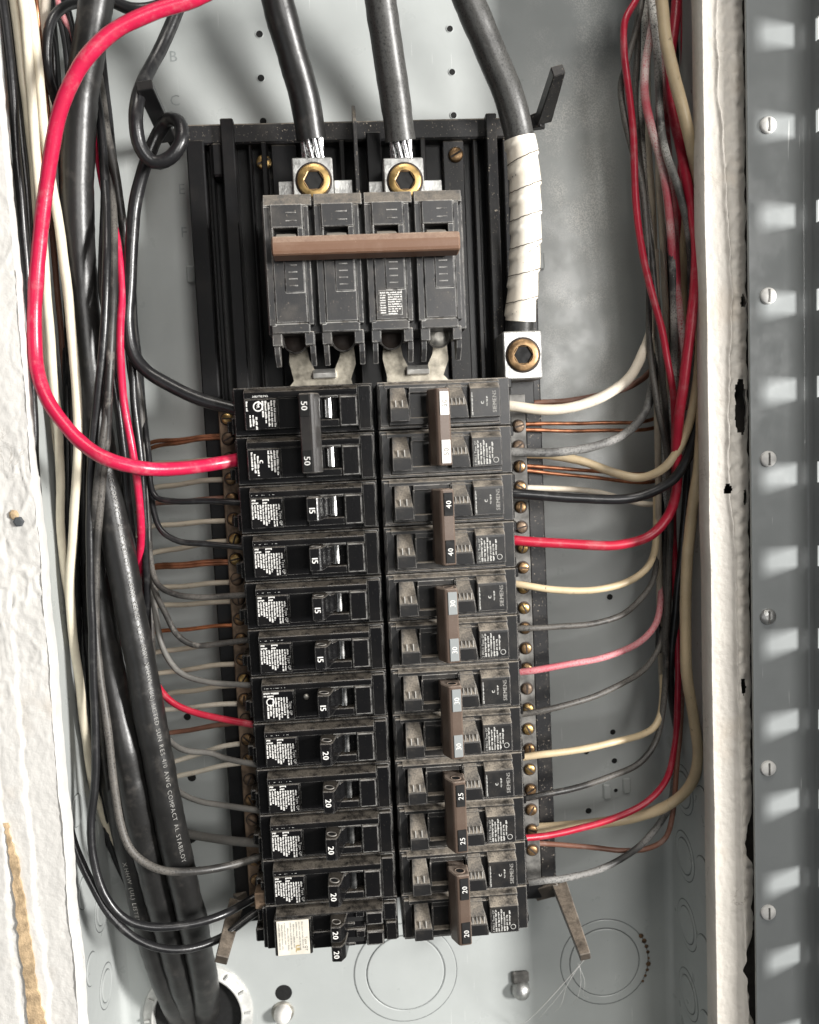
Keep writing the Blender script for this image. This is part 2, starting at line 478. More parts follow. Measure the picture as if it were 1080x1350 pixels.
# left: front face, crack steps, then the lip turning back into the opening
nL = 74
def xl(i, x, z):
    e = edge_l(z)
    if i >= nL - 4: return e + (0, .5, .9, 1.1)[i - (nL - 4)] - .2
    return e - (nL - 4 - i) * .9
def hl(X, z, i):
    e = edge_l(z)
    low = min(1, max(0, (-60 - z) / 120))
    crack = e - 15 + 3.0 * nz(0, z, .018, 3) + 1.5 * nz(0, z, .11, 8) + .6 * nz(0, z, .4, 7) - (z + 200) * .008
    crack2 = e - 27 + 4 * nz(0, z, .012, 13) + 1.2 * nz(0, z, .16, 18)
    h = YW + .8 * nz(X, z, .035, 1) + .30 * nz(X, z * .5, .16, 2) + .25 * nz(X, z, .5, 4)
    if X < crack: h -= 1.1 * (.35 + .65 * low)
    if X < crack2: h -= 1.0
    h += 1.0 * math.exp(-((X - crack + .5) / .6) ** 2) * (.3 + low)
    h += .8 * math.exp(-((X - crack2 + .6) / .8) ** 2)
    sm = math.exp(-((z + 75) / 85) ** 2)
    w = nz(X * 1.6 + 3 * nz(X, z, .06, 15), z * .55, .10, 12)
    h -= sm * (.8 * (1 - min(1, abs(w) * 9)) + .45 * nz(X, z, .3, 6))
    up_ = min(1, max(0, (z - 20) / 60))
    h -= up_ * .5 * (1 - min(1, abs(nz(X, z * .4, .08, 16)) * 6))
    return h + (0, .6, 2., 4.)[max(0, i - (nL - 4))]
wl = sheet('wall', 'plaster', list(range(nL)), zs, hl, xmap=xl)
# broad wall beyond the detailed strip
mb = MB(); mb.box(-700, -231, -12, 20, -900, 900, 2); b = mb.build('plaster_field', 'plaster', wl)
# bright broken lip of the left plaster edge, showing in the lower part
def xlip(i, x, z): return edge_l(z) - .3 + i * (.55 + .06 * nz(i, z, .09, 21)) * min(1, max(.2, (20 - z) / 220))
lip = sheet('plaster_lip', 'plasterlip', list(range(6)), [z for z in zs if z < 60],
            lambda X, z, i: YW - .6 + (0, .3, 1, 2.2, 4, 7)[i] + .3 * nz(X, z, .3, 31), parent=wl, xmap=xlip)
# torn paper strip low on the left wall
mb = MB()
ring = []
seq = [at(u, v, YW - 2.2) for u, v in ((5, 1085), (10, 1110), (16, 1150), (20, 1200), (26, 1250), (33, 1300), (40, 1360), (44, 1420))]
seq2 = [at(u, v, YW - 2.2) for u, v in ((75, 1420), (60, 1350), (50, 1305), (40, 1240), (32, 1190), (24, 1140), (16, 1110), (11, 1086))]
def rag(L, amp):
    out = []
    for a, b in zip(L, L[1:]):
        for k in range(6):
            p = a.lerp(b, k / 6); out.append((p.x + amp * RNG.uniform(-1, 1), p.z))
    out.append((L[-1].x, L[-1].z)); return out
mb.prism(rag(seq, .7) + rag(seq2, .7), YW - 2.3, YW + 1)
mb.build('torn_paper', 'tanpaper', wl)
# chipped screw stub in the left plaster
mb = MB(); p = at(24, 688, YW - 2)
mb.lathe([(2.7, 0), (2.6, .9), (1.8, 1.1)], (p.x, YW - 1, p.z), n=6, smooth=False); mb.build('wall_plug', 'slotgrey', wl)
mb = MB(); p = at(17, 679, YW - 2)
mb.lathe([(2.6, 0), (1.8, .9), (.5, 1.1)], (p.x, YW - .8, p.z), n=7); mb.build('exposed_brick_chip', 'tanpaper', wl)

# right plaster strip between the box and the steel upright
nR = 52
def edge_r(z):
    e = 191.5
    j = 1.2 * nz(3, z, .10, 40)
    if z < -235: j -= max(0, 2.6 + 6.5 * nz(1, z, .045, 44) + 1.6 * nz(1, z, .2, 47)) * min(1, (-235 - z) / 25)
    return e + j
def xr(i, x, z):
    a, b = 169.8 + .5 * nz(0, z, .02, 50), edge_r(z)
    if i == 0: return a + .6
    if i == 1: return a
    if i == nR - 1: return b
    return a + (b - a) * (i - 1) / (nR - 2)
def hr(X, z, i):
    ridge = 181 + 4.5 * nz(0, z, .010, 60) + 1.1 * nz(0, z, .07, 61) + (z / 200) * -3
    h = YW + .4 * nz(X, z, .05, 62) + .22 * nz(X, z, .4, 63)
    d = X - ridge
    if d > 0: h += .9 * min(1, d / .7) - 1.3 * abs(nz(X, z, .13, 64)) - .7 * nz(X, z, .35, 66)
    h -= 1.3 * math.exp(-(d / 1.1) ** 2) * (.6 + .8 * abs(nz(0, z, .05, 65)))
    if i == 0: h += 14
    if i == nR - 1: h += 5
    return h
HOLES = []
for u, v, rx, rz in ((977, 536, 2.7, 14.5), (960, 645, 2.5, 2.5), (981, 397, 1.3, 3.4), (983, 655, 1.0, 4), (981, 905, 1.4, 4.5)):
    p = at(u, v, YW); HOLES.append((p.x, p.z, rx, rz))
def in_hole(x, z): return any(((x - a) / c) ** 2 + ((z - b) / d) ** (4 if d > 8 else 2) < 1 + .5 * nz(x, z, .5, 71) for a, b, c, d in HOLES)
wr = sheet('wall', 'plasterR', list(range(nR)), zs, hr, xmap=xr, hole=in_hole)
mb = MB(); mb.box(179.3, 196, -4, 30, ZBOT, 300, .5); mb.build('cavity_shade_block', 'cavity', wr)  # dark block behind the gaps, cavity shade put into its colour
mb = MB(); mb.box(224, 700, -11, 20, -900, 900, 1); mb.build('plaster_field', 'white_wall', wr)
# ------------------------------------------------------------------ enclosure
box = thing('panel_enclosure', 'grey enamelled steel electrical enclosure recessed in the wall', 'enclosure', (0, YB, ZBOT))
BO = Vector((0, YB, ZBOT))
def bb(name, mb, mat, parent=box):
    o = mb.build(name, mat, parent)
    # parts are written in world mm; shift under the parent's origin
    off = BO * S
    o.data.transform(Matrix.Translation(-off)) if parent is box else None
    return o
mb = MB(); mb.box(LX - 2, RX + 2, YB, YB + 2, ZBOT, ZT, .3)
o = mb.build('back_sheet', 'steel', box); o.location = -BO * S
def wp(name, mb, mat, parent=box, root=BO):
    o = mb.build(name, mat, parent)
    if parent.parent is None: o.location = -root * S
    return o
mb = MB(); mb.box(LX - 2, LX, -2, YB, ZBOT, ZT, .3); sl = wp('side_sheet', mb, 'steel')
mb = MB(); mb.box(RX, RX + 2, -2, YB, ZBOT, ZT, .3); sr = wp('side_sheet', mb, 'steel')
mb = MB(); mb.box(LX - 2, RX + 2, -2, YB + 2, ZBOT - 2, ZBOT, .3); wp('end_sheet', mb, 'steel')
mb = MB(); mb.box(LX - 2, RX + 2, -2, YB + 2, ZT, ZT + 2, .3); wp('end_sheet', mb, 'steel')
# rounded inside corners
for x0, sg in ((LX, 1), (RX, -1)):
    mb = MB(); vs = []; fs = []
    for z in (ZBOT, ZT):
        for k in range(7):
            a = math.pi / 2 * k / 6
            vs.append((x0 + sg * (5 - 5 * math.sin(a) + .05), YB - 5 + 5 * math.cos(a) - 5 * 0 + -.05, z))
    # concave fillet
    vs = [(x0 + sg * 5 * (1 - math.cos(math.pi / 2 * k / 6)), YB - 5 * (1 - math.sin(math.pi / 2 * k / 6)), z) for z in (ZBOT, ZT) for k in range(7)]
    mb.add(vs, [(k, k + 1, 8 + k, 7 + k) for k in range(6)], True); wp('corner_fold', mb, 'steel')
# punched holes in the back sheet
for (u, v, r) in ((342, 45, 2.0), (344, 103, 2.0), (347, 160, 2.0), (593, 38, 1.8), (596, 95, 1.8), (598, 152, 1.8), (250, 1103, 4.6), (247, 945, 2.2), (253, 1025, 2.6),
                  (804, 787, 1.9), (808, 965, 1.8), (773, 991, 1.8), (810, 1003, 1.8), (776, 1069, 2), (812, 1042, 1.3)):
    p = at(u, v, YB); mb = MB()
    mb.lathe([(r + .5, -.2), (r + .35, .35), (r, .35), (r * .98, .08)], (p.x, YB, p.z), n=18, cap=False)
    h = wp('punched_hole', mb, 'steel')
    mb = MB(); mb.lathe([(r * 1.02, 0), (r * .98, .12)], (p.x, YB, p.z), n=18); wp('hole_shade_disc', mb, 'void')  # flat black disc painted in as the dark of the hole
# knockouts on the back sheet: raised rings around a disc
def knockout(c, ax, radii, nm='knockout', sc=(1, 1), dark=True):
    a = Vector(ax)
    mb = MB()
    r0 = radii[0]
    mb.lathe([(r0, -.3), (r0 - .05, .5), (r0 - .6, .7)], c, ax, 48, False, sc=sc); o = wp(nm, mb, 'steel')
    for r in radii:
        mb = MB(); mb.lathe([(r + .6, -.2), (r + .55, .1), (r + .05, .1), (r + .02, -.2)], c, ax, 40, cap=False, sc=sc)
        wp('knockout_groove', mb, 'dark_rim')
    for k, r in enumerate(radii[1:]):
        mb = MB(); mb.lathe([(r, -.2), (r - .05, .25), (r - .4, .4), (radii[k] + 1.1, .4), (radii[k] + .75, .2), (radii[k] + .7, -.2)], c, ax, 48, False, cap=False, sc=sc)
        wp('knockout_ring', mb, 'steel')
p = at(535, 1282, YB); knockout(p, (0, -1, 0), (24.5, 32.5))
p = at(797, 1268, YB); knockout(p, (0, -1, 0), (22.5, 28.5))
mb = MB()
for k in range(9):
    a = -.55 + k * .14; q = p + Vector((29 * math.cos(a), -.4, 29 * math.sin(a)))
    mb.lathe([(1.9 * RNG.uniform(.4, 1), 0), (.8, .35)], q, n=7)
wp('rust_chips', mb, 'rust')
for zc, yc in ((-250, 44), (-272, 22), (-297, 48), (-318, 24), (-343, 46), (-365, 22), (-395, 46), (-225, 22)):
    knockout(Vector((LX, yc, zc)), (1, 0, 0), (8.5, 12.0) if yc > 30 else (8.5,))
for zc, yc in ((-250, 48), (-248, 20), (-292, 48), (-290, 20), (-335, 46), (-338, 20), (-380, 46), (-384, 18)):
    knockout(Vector((RX, yc, zc)), (-1, 0, 0), (10.5, 14.5) if yc > 30 else (11,))
# stamped letters
for ch, u, v in (('B', 229, 74), ('C', 231, 132), ('E', 240, 249), ('F', 243, 306)):
    mb = MB(); p = at(u, v, YB)
    text(mb, ch, (p.x, YB - .12, p.z), (1, 0, 0), (0, 0, 1), 8.5); wp('stamped_letter', mb, 'stamp')
# small stamped tabs on the back sheet
for u, v in ((252, 362), (712, 345), (826, 1035), (800, 1043)):
    p = at(u, v, YB); mb = MB(); mb.box(p.x - 2.5, p.x + 2.5, YB - 1.6, YB + .2, p.z - 5, p.z + 5, .9); wp('stamped_tab', mb, 'steel')
# mounting screws at the bottom of the back sheet
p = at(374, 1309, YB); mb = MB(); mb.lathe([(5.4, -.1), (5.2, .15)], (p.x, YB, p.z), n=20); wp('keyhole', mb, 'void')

kn = thing('mounting_stud', 'white nylon mounting stud with black hole above it, below the breakers', 'stud', at(373, 1334, YB))
mb = MB(); mb.lathe([(5.6, 0), (5.4, 4), (4.2, 7), (2, 8.4), (.3, 8.8)], (0, 0, 0), n=20); mb.build('stud_head', 'whiteknob', kn)
mb = MB(); mb.lathe([(7.2, 0), (7, .8)], (0, 0, 0), n=20); mb.build('washer', 'zinc', kn)
kn = thing('mounting_stud', 'dull grey round mounting stud right of centre at the bottom', 'stud', at(686, 1302, YB))
mb = MB(); mb.lathe([(6.0, 0), (5.8, 4), (4.6, 6.4), (2, 7.6), (.3, 8)], (0, 0, 0), n=20); mb.build('stud_head', 'alu', kn)
mb = MB(); mb.box(-5.5, 5.5, -3, 0, 4, 12, 1.2); mb.build('clip', 'barR', kn)

# conduit bushing and hole where the feeders leave
cp = at(262, 1336, YB)
cb = thing('conduit_bushing', 'grey white ribbed conduit bushing around the feeder cables at bottom left', 'bushing', cp)
mb = MB(); mb.lathe([(34, 0), (34, 1.6), (33, 2.6), (29, 3.0), (28.4, 5.0), (27.4, 5.2), (27, 4), (26.8, -1)], (0, 0, 0), n=48, cap=False); mb.build('ring', 'bushing', cb)
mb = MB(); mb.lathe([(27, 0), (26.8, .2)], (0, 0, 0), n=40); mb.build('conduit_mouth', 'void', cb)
for k in range(14):
    a = k * 2 * math.pi / 14; mb = MB()
    c, s_ = math.cos(a), math.sin(a)
    mb.hull([Vector((c * r - s_ * w, y, s_ * r + c * w)) for r in (29, 32.8) for w in (-.7, .7) for y in (-4.2, -2)], .2); mb.build('rib', 'bushing', cb)

# ------------------------------------------------------------------ steel upright with slots at the right edge
up = thing('slotted_steel_upright', 'dark grey steel upright with slotted flange and screws along right edge', 'steel upright', (189, -18, ZBOT))
UO = Vector((189, -18, ZBOT))
FX = 219.6
mb = MB(); mb.box(188.6, FX, -19.5, -17.6, ZBOT, 300, .3); wp('face_plate', mb, 'channel', up, UO)
mb = MB(); vs = []
for z in (ZBOT, 300):
    for k in range(6):
        a = math.pi / 2 * k / 5; vs.append((FX - 3 + 3 * math.sin(a), -19.55 - 3 + 3 * math.cos(a), z))
mb.add(vs, [(k, k + 1, 7 + k, 6 + k) for k in range(5)], True); wp('bend', mb, 'channel', up, UO)
mb = MB(); mb.box(FX, FX + 1.6, -26, -18, ZBOT, 300, .2); mb.box(FX, FX + 1.6, -50, -42, ZBOT, 300, .2)
wp('flange_rail', mb, 'channel', up, UO)
pit = 42.6; z0 = at(1075, 38, -27).z
for k in range(-4, 17):
    mb = MB(); zc = z0 - pit * k - pit / 2
    mb.box(FX, FX + 1.6, -42.4, -25.6, zc - 16, zc + 16, .2); wp('flange_web', mb, 'channel', up, UO)
for k, v in enumerate((165, 390, 605, 813, 1013, 1203)):
    p = at(1013, v, -20)
    sc_ = MB(); sc_.lathe([(4.1, -.2), (4.1, 1.0), (3.5, 1.7), (1.5, 2.0)], (p.x, -19.5, p.z), n=24)
    so = sc_.build('screw', 'alu' if k == 3 else 'whitepl', up); so.location = -UO * S
    mb = MB(); mb.box(p.x - .5, p.x + .5, -21.65, -21, p.z - 3.2, p.z + 3.2, .1); mb.build('screw_slot', 'barR', so)

# ------------------------------------------------------------------ black plastic base
base = thing('breaker_base', 'black plastic backing frame that carries the breakers', 'panel base', (0, YB, -305))
BS = Vector((0, YB, -305))
def bp(name, mb, mat='base', parent=base): return wp(name, mb, mat, parent, BS)
mb = MB(); mb.box(-88, 92, 57, 64, -300, 142, .6); bp('backing_plate', mb)
mb = MB(); mb.box(-96, 96, 48, 58, 136, 147, 1); bp('top_bar', mb, 'basedust')
for x0, x1 in ((-95.5, -86), (87, 96.5)):
    mb = MB(); mb.box(x0, x1, 46, 66, -298, 138, .8); bp('side_rail', mb, 'base' if x0 < 0 else 'basedust')
for x0, x1, y in ((-84, -81.5, 50), (-76, -69, 43), (-62.5, -60.5, 50), (-50, -36, 51), (46, 58, 51), (63, 66, 50), (70, 76, 44), (80, 83, 50)):
    mb = MB(); mb.box(x0, x1, y, 60, -20, 148 if x1 - x0 > 5.5 and y < 45 else 136, .6); bp('rib', mb, 'base' if x0 < 0 else 'basedust')
mb = MB(); mb.box(-82, -76, 45, 60, 118, 136, 1.2); bp('latch', mb)
# barrier fin between the two main lugs
mb = MB(); mb.hull([(x, y, z) for x in (-4.2, -2.2) for (y, z) in ((60, 90), (60, 146), (20, 96), (24, 138), (40, 152))], .3); bp('barrier_fin', mb, 'basedust')
mb = MB(); mb.box(3, 11, 40, 60, 96, 138, .6); bp('barrier_block', mb)
for x in (-26, -12, 24, 33, -55):
    mb = MB(); mb.box(x, x + 3, 46, 60, 96, 136, .5); bp('rib', mb)
# cable arms at the corners
def arm(pts, w, mat, name='cable_arm'):
    mb = MB(); P = [Vector(q) for q in pts]
    for a, b, w0, w1 in zip(P, P[1:], w, w[1:]):
        d = (b - a).normalized(); s_ = d.cross(Vector((0, 1, 0))).normalized(); n = d.cross(s_)
        mb.hull([a + s_ * i * w0 + n * j * 2.6 for i in (-1, 1) for j in (-1, 1)] + [b + s_ * i * w1 + n * j * 2.6 for i in (-1, 1) for j in (-1, 1)], .4)
    return bp(name, mb, mat)
arm([at(245, 178, 50), at(222, 182, 42), at(190, 112, -2)], (3, 4.2, 4), 'base')
arm([at(690, 165, 50), at(716, 158, 42), at(736, 92, -2)], (3, 4.4, 3.2), 'basedust')
arm([at(705, 1178, 50), at(738, 1168, 44), at(772, 1262, -2)], (4, 4.5, 3.0), 'hookm')
arm([at(330, 1178, 50), at(312, 1190, 44), at(292, 1266, 0)], (4, 4.5, 3.4), 'hookm')
mb = MB(); mb.box(60, 97, 46, 64, -311, -297, .8); bp('foot_bar', mb, 'base')
mb = MB(); mb.box(-97, -60, 46, 64, -311, -297, .8); bp('foot_bar', mb, 'base')
# screws holding the base
def screw(mb_list_parent, c, r, mat, rot, name='screw', hgt=1.6, wrap=bp):
    mb = MB(); mb.lathe([(r, -.5), (r, hgt * .5), (r * .8, hgt), (r * .3, hgt * 1.15)], c, n=18)
    o = wrap(name, mb, mat, mb_list_parent) if wrap else mb.build(name, mat, mb_list_parent)
    mb = MB(); d = Vector((math.cos(rot), 0, math.sin(rot))); e = Vector((-d.z, 0, d.x))
    c = Vector(c)
    mb.hull([c + d * i * r * .85 + e * j * r * .13 + Vector((0, -hgt * k, 0)) for i in (-1, 1) for j in (-1, 1) for k in (.6, 1.22)], 0)
    mb.build('slot', 'slot', o)
    return o
screw(base, at(348, 214, 50), 4.1, 'brass', .4)
screw(base, at(601, 204, 50), 4.1, 'bronze', .5)
# central bus tongue strip under the breakers
mb = MB(); mb.box(-6, 6, 40, 56, -300, 26, .5); bp('bus_support', mb)

# ------------------------------------------------------------------ bus bars for grounds and neutrals
def bar(label, x, ztop, zbot, mat, nS, px, name, smats):
    t = thing(name, label, 'terminal bar', (x, 46, zbot))
    O = Vector((x, 46, zbot))
    mb = MB(); mb.box(x - 4.6, x + 4.6, 36, 47, zbot, ztop, .5); wp('bar', mb, mat, t, O)
    for i, v in enumerate(px):
        p = at(*v, 36)
        mb = MB(); r = 3.1
        mb.lathe([(r + .8, -.4), (r + .7, .2), (r + .2, .2)], (x, 36, p.z), n=16); k = wp('terminal_seat', mb, 'slot', t, O)
        mb = MB(); c = Vector((x + RNG.uniform(-.3, .3), 36, p.z)); hg = RNG.uniform(.8, 1.8)
        mb.lathe([(r, -.5), (r, hg), (r * .8, hg + .6), (r * .3, hg + .7)], c, n=16); s_ = wp('screw', mb, RNG.choice(smats), t, O)
        mb = MB(); a = RNG.uniform(0, 3.1); d = Vector((math.cos(a), 0, math.sin(a))); e = Vector((-d.z, 0, d.x))
        mb.hull([c + d * i2 * r * .85 + e * j * r * .15 + Vector((0, -hg - .75 * k2, 0)) for i2 in (-1, 1) for j in (-1, 1) for k2 in (.1, 1.05)], 0)
        mb.build('slot', 'slot', s_)
    return t
bar('tarnished brown ground bar with screws left of the breakers', -81.2, -8, -296, 'barL', 24,
    [(300 + (i * 27.0) * .071, 552 + i * 26.4) for i in range(24)], 'ground_bar', ('bronze', 'barL', 'bronze', 'brass'))
bar('dull grey neutral bar with brass screws right of the breakers', 80.6, -8, -296, 'barR', 22,
    [(680 + i * .95, 562 + i * 26.6) for i in range(22)], 'neutral_bar', ('bronze', 'bronze', 'barL', 'brass'))

# neutral lug
lp = at(684, 471, 34)
lug = thing('neutral_lug', 'aluminium neutral lug with bronze hex socket under the white taped cable', 'lug', lp)
mb = MB(); mb.box(-10.6, 10.6, -12, 14, -13, 13, .7); mb.build('lug_block', 'alu', lug)
def hexscrew(parent, c, r, ringmat, depth=3):
    c = Vector(c); mb = MB()
    mb.lathe([(r * 1.12, -1), (r * 1.12, .2), (r * .98, .3)], c, n=32); mb.build('thread_hole', 'slot', parent)
    mb = MB(); mb.lathe([(r, 0), (r, 1.0), (r * .93, 1.5), (r * .62, 1.5)], c, n=32, cap=False); o = mb.build('set_screw', ringmat, parent)
    mb = MB(); mb.lathe([(r * .66, 1.45), (r * .60, 1.2), (r * .58, .2)], c, n=6, smooth=False, cap=False); mb.build('hex_socket', 'bronze', o)
    mb = MB(); mb.lathe([(r * .6, .32), (r * .58, .42)], c, n=6); mb.build('socket_floor', 'void', o)
hexscrew(lug, (0, -12, 0), 8.6, 'bronze')
mb = MB(); mb.box(-5, 9, 4, 14, -26, -13, .5); mb.build('lug_foot', 'base', lug)

# ------------------------------------------------------------------ main breaker
mbx = thing('main_breaker', 'large dusty grey four-pole main breaker with brown handle bar', 'main breaker', (-1.5, 48, 28))
def mp(name, mb, mat='main', parent=mbx): return mb.build(name, mat, parent)
# local: x -51..51, y -48 at face, z 0 (bottom) .. 69
F = -48.0
mb = MB(); mb.box(-51.5, 51.5, F + 9, -4, -2, 66, .6); mp('body', mb)
for k in range(4):
    xc = -38.1 + 25.4 * k
    mb = MB()
    mb.hull([(xc + dx, y, z) for dx in (-12.2, 12.2) for (y, z) in ((F + 4.5, 67.5), (F + 1.2, 61), (F + 10, 67.5), (F + 10, 61))], .4)
    mb.box(xc - 12.2, xc - 8.6, F + 1.6, F + 10, 2, 61, .4)
    mb.box(xc + 7.6, xc + 10.4, F + 1.6, F + 10, 2, 61, .4)
    mb.box(xc - 8.5, xc + 7.5, F, F + 10, 50, 61.6, .4)
    mb.box(xc - 8.5, xc - 7.6, F + .4, F + 10, 40, 50, .2)
    mb.box(xc + 4.6, xc + 7.5, F + .5, F + 10, 40, 50, .3)
    mb.box(xc - 8.5, xc + 7.5, F + .8, F + 10, 3, 40, .4)
    mb.box(xc - 3.0, xc + 6.9, F + .2, F + 10, 18, 39, .4)
    mb.box(xc - 11.2, xc + 8.4, F + 2.2, F + 10, -2, 3, .5)
    mp('pole_cover', mb)
    mb = MB(); mb.box(xc - 7.4, xc + 4.6, F + 8.6, F + 10, 41, 50.5, .1); mp('handle_window', mb, 'void')
    mb = MB(); vs = []
    mb.hull([(xc + dx, F + y, z) for dx in (-6.6, 3.8) for (y, z) in ((9, 47.5), (4, 48), (-4, 44), (-5, 41), (9, 41))], .5); mp('handle', mb, 'ramp')
    # raised pads and moulded marks
    for zz in (53, 57):
        mb = MB(); mb.box(xc - 1, xc + 4.4, F - .25, F + 1, zz, zz + .6, .1); mp('moulded_mark', mb)
    for q in range(5):
        mb = MB(); mb.box(xc - 1, xc + 3.4, F - .05, F + 1, 21 + q * 3.4, 21.6 + q * 3.4, .1); mp('moulded_mark', mb)
    # skirt fingers and terminal screws at the bottom
    for dx in (-11, 7.4):
        mb = MB(); mb.hull([(xc + dx + a, F + y, z) for a in (0, 2.9) for (y, z) in ((6, -1), (16, -1), (8, -12), (15, -18), (18, -6))], .3); mp('skirt_finger', mb)
    mb = MB(); mb.box(xc - 11.4, xc - 6.4, F + 4, F + 14, -8, -1, .4); mb.box(xc + 5.2, xc + 10, F + 4, F + 14, -8, -1, .4); mp('skirt', mb)
    c = Vector((xc - .6, F + 22, -4))
    mb = MB(); mb.lathe([(6.2, 0), (6.2, 2.5), (5.2, 3.2), (2, 3.4)], c, n=24); so = mp('terminal_screw', mb, 'zinc' if k == 3 else 'slot')
    mb = MB(); mb.lathe([(6.6, 2), (6.6, 3.4), (5.8, 3.4), (5.8, 2)], c, n=24, cap=False); mb.build('screw_rim', 'tie', so)
# brown handle tie across four poles
mb = MB()
mb.hull([(x, F + y, z) for x in (-45.5, 46.5) for (y, z) in ((-15, 33.2), (-15.8, 34.4), (-15.8, 38.5), (-14.2, 42.4), (-4, 43), (-4, 32.6))], .7)
mp('handle_tie', mb, 'brownm')
mb = MB(); mb.box(-45.9, -45.3, F - 13, F - 8, 36, 40, .2); mp('tie_hole', mb, 'void')
# printed label on the third pole
mb = MB()
xo = 12.7
mb.box(xo - 7, xo + 5, F + .55, F + 1, 5, 17.6, .1); mp('label_plate', mb, 'main')
mb = MB(); r_ = random.Random(11)
for q in range(9): microtext(mb, (xo - 6.2, F + .5, 16 - q * 1.25), (1, 0, 0), (0, 0, 1), [(0 if q % 3 else 0, 2.6 if q else 11)], 1, .75, r_, .5)
for q in range(9): microtext(mb, (xo - 2.2, F + .5, 15 - q * 1.2), (1, 0, 0), (0, 0, 1), [(0, 6.6 - (q > 6) * 2)], 1, .7, r_, .5)
mp('label_print', mb, 'white_ink')
# bus tongues leaving at the bottom (U shapes)
for s_ in (-1, 1):
    x0 = s_ * 25.4
    mb = MB()
    poly = [(-17, -3), (-8.5, -3), (-7, -13), (-4, -19.5), (6, -19.5), (9.5, -12), (10.5, -2), (17, -2), (18, -16), (15, -24), (24 if s_ > 0 else 17, -34), (-24 if s_ < 0 else -17, -34), (-16, -24), (-18, -14)]
    mb.prism([(x0 + a, b) for a, b in poly], F + 29, F + 32); mp('bus_tongue', mb, 'tongue')
    mb = MB(); mb.hull([(x0 + a, F + y, z) for a in (-5.5, 7) for (y, z) in ((24, -21), (30, -18), (30, -23.5), (25, -23.5))], .4); mp('bus_tab', mb, 'tonguehi')
# line lugs at the top
for u in (415, 533):
    p = at(u, 246, 26)
    ll = thing('line_lug', 'aluminium line lug with brass hex screw above main breaker, ' + ('left' if u < 500 else 'right'), 'lug', p, 'main breaker line lugs')
    mb = MB(); mb.box(-11, 10, -8, 12, -8, 12.5, .6); mb.build('lug_block', 'alu', ll)
    hexscrew(ll, (0, -8, .6), 8.6, 'brass')
    mb = MB(); mb.box(-19, -11.4, -2, 10, -8, 2.5, .4); mb.build('plate', 'alu', ll)
    mb = MB(); mb.box(10.4, 20, -2, 10, -8, 2.5, .4); mb.build('plate', 'alu', ll)

# ------------------------------------------------------------------ branch breakers
P_ = 25.4
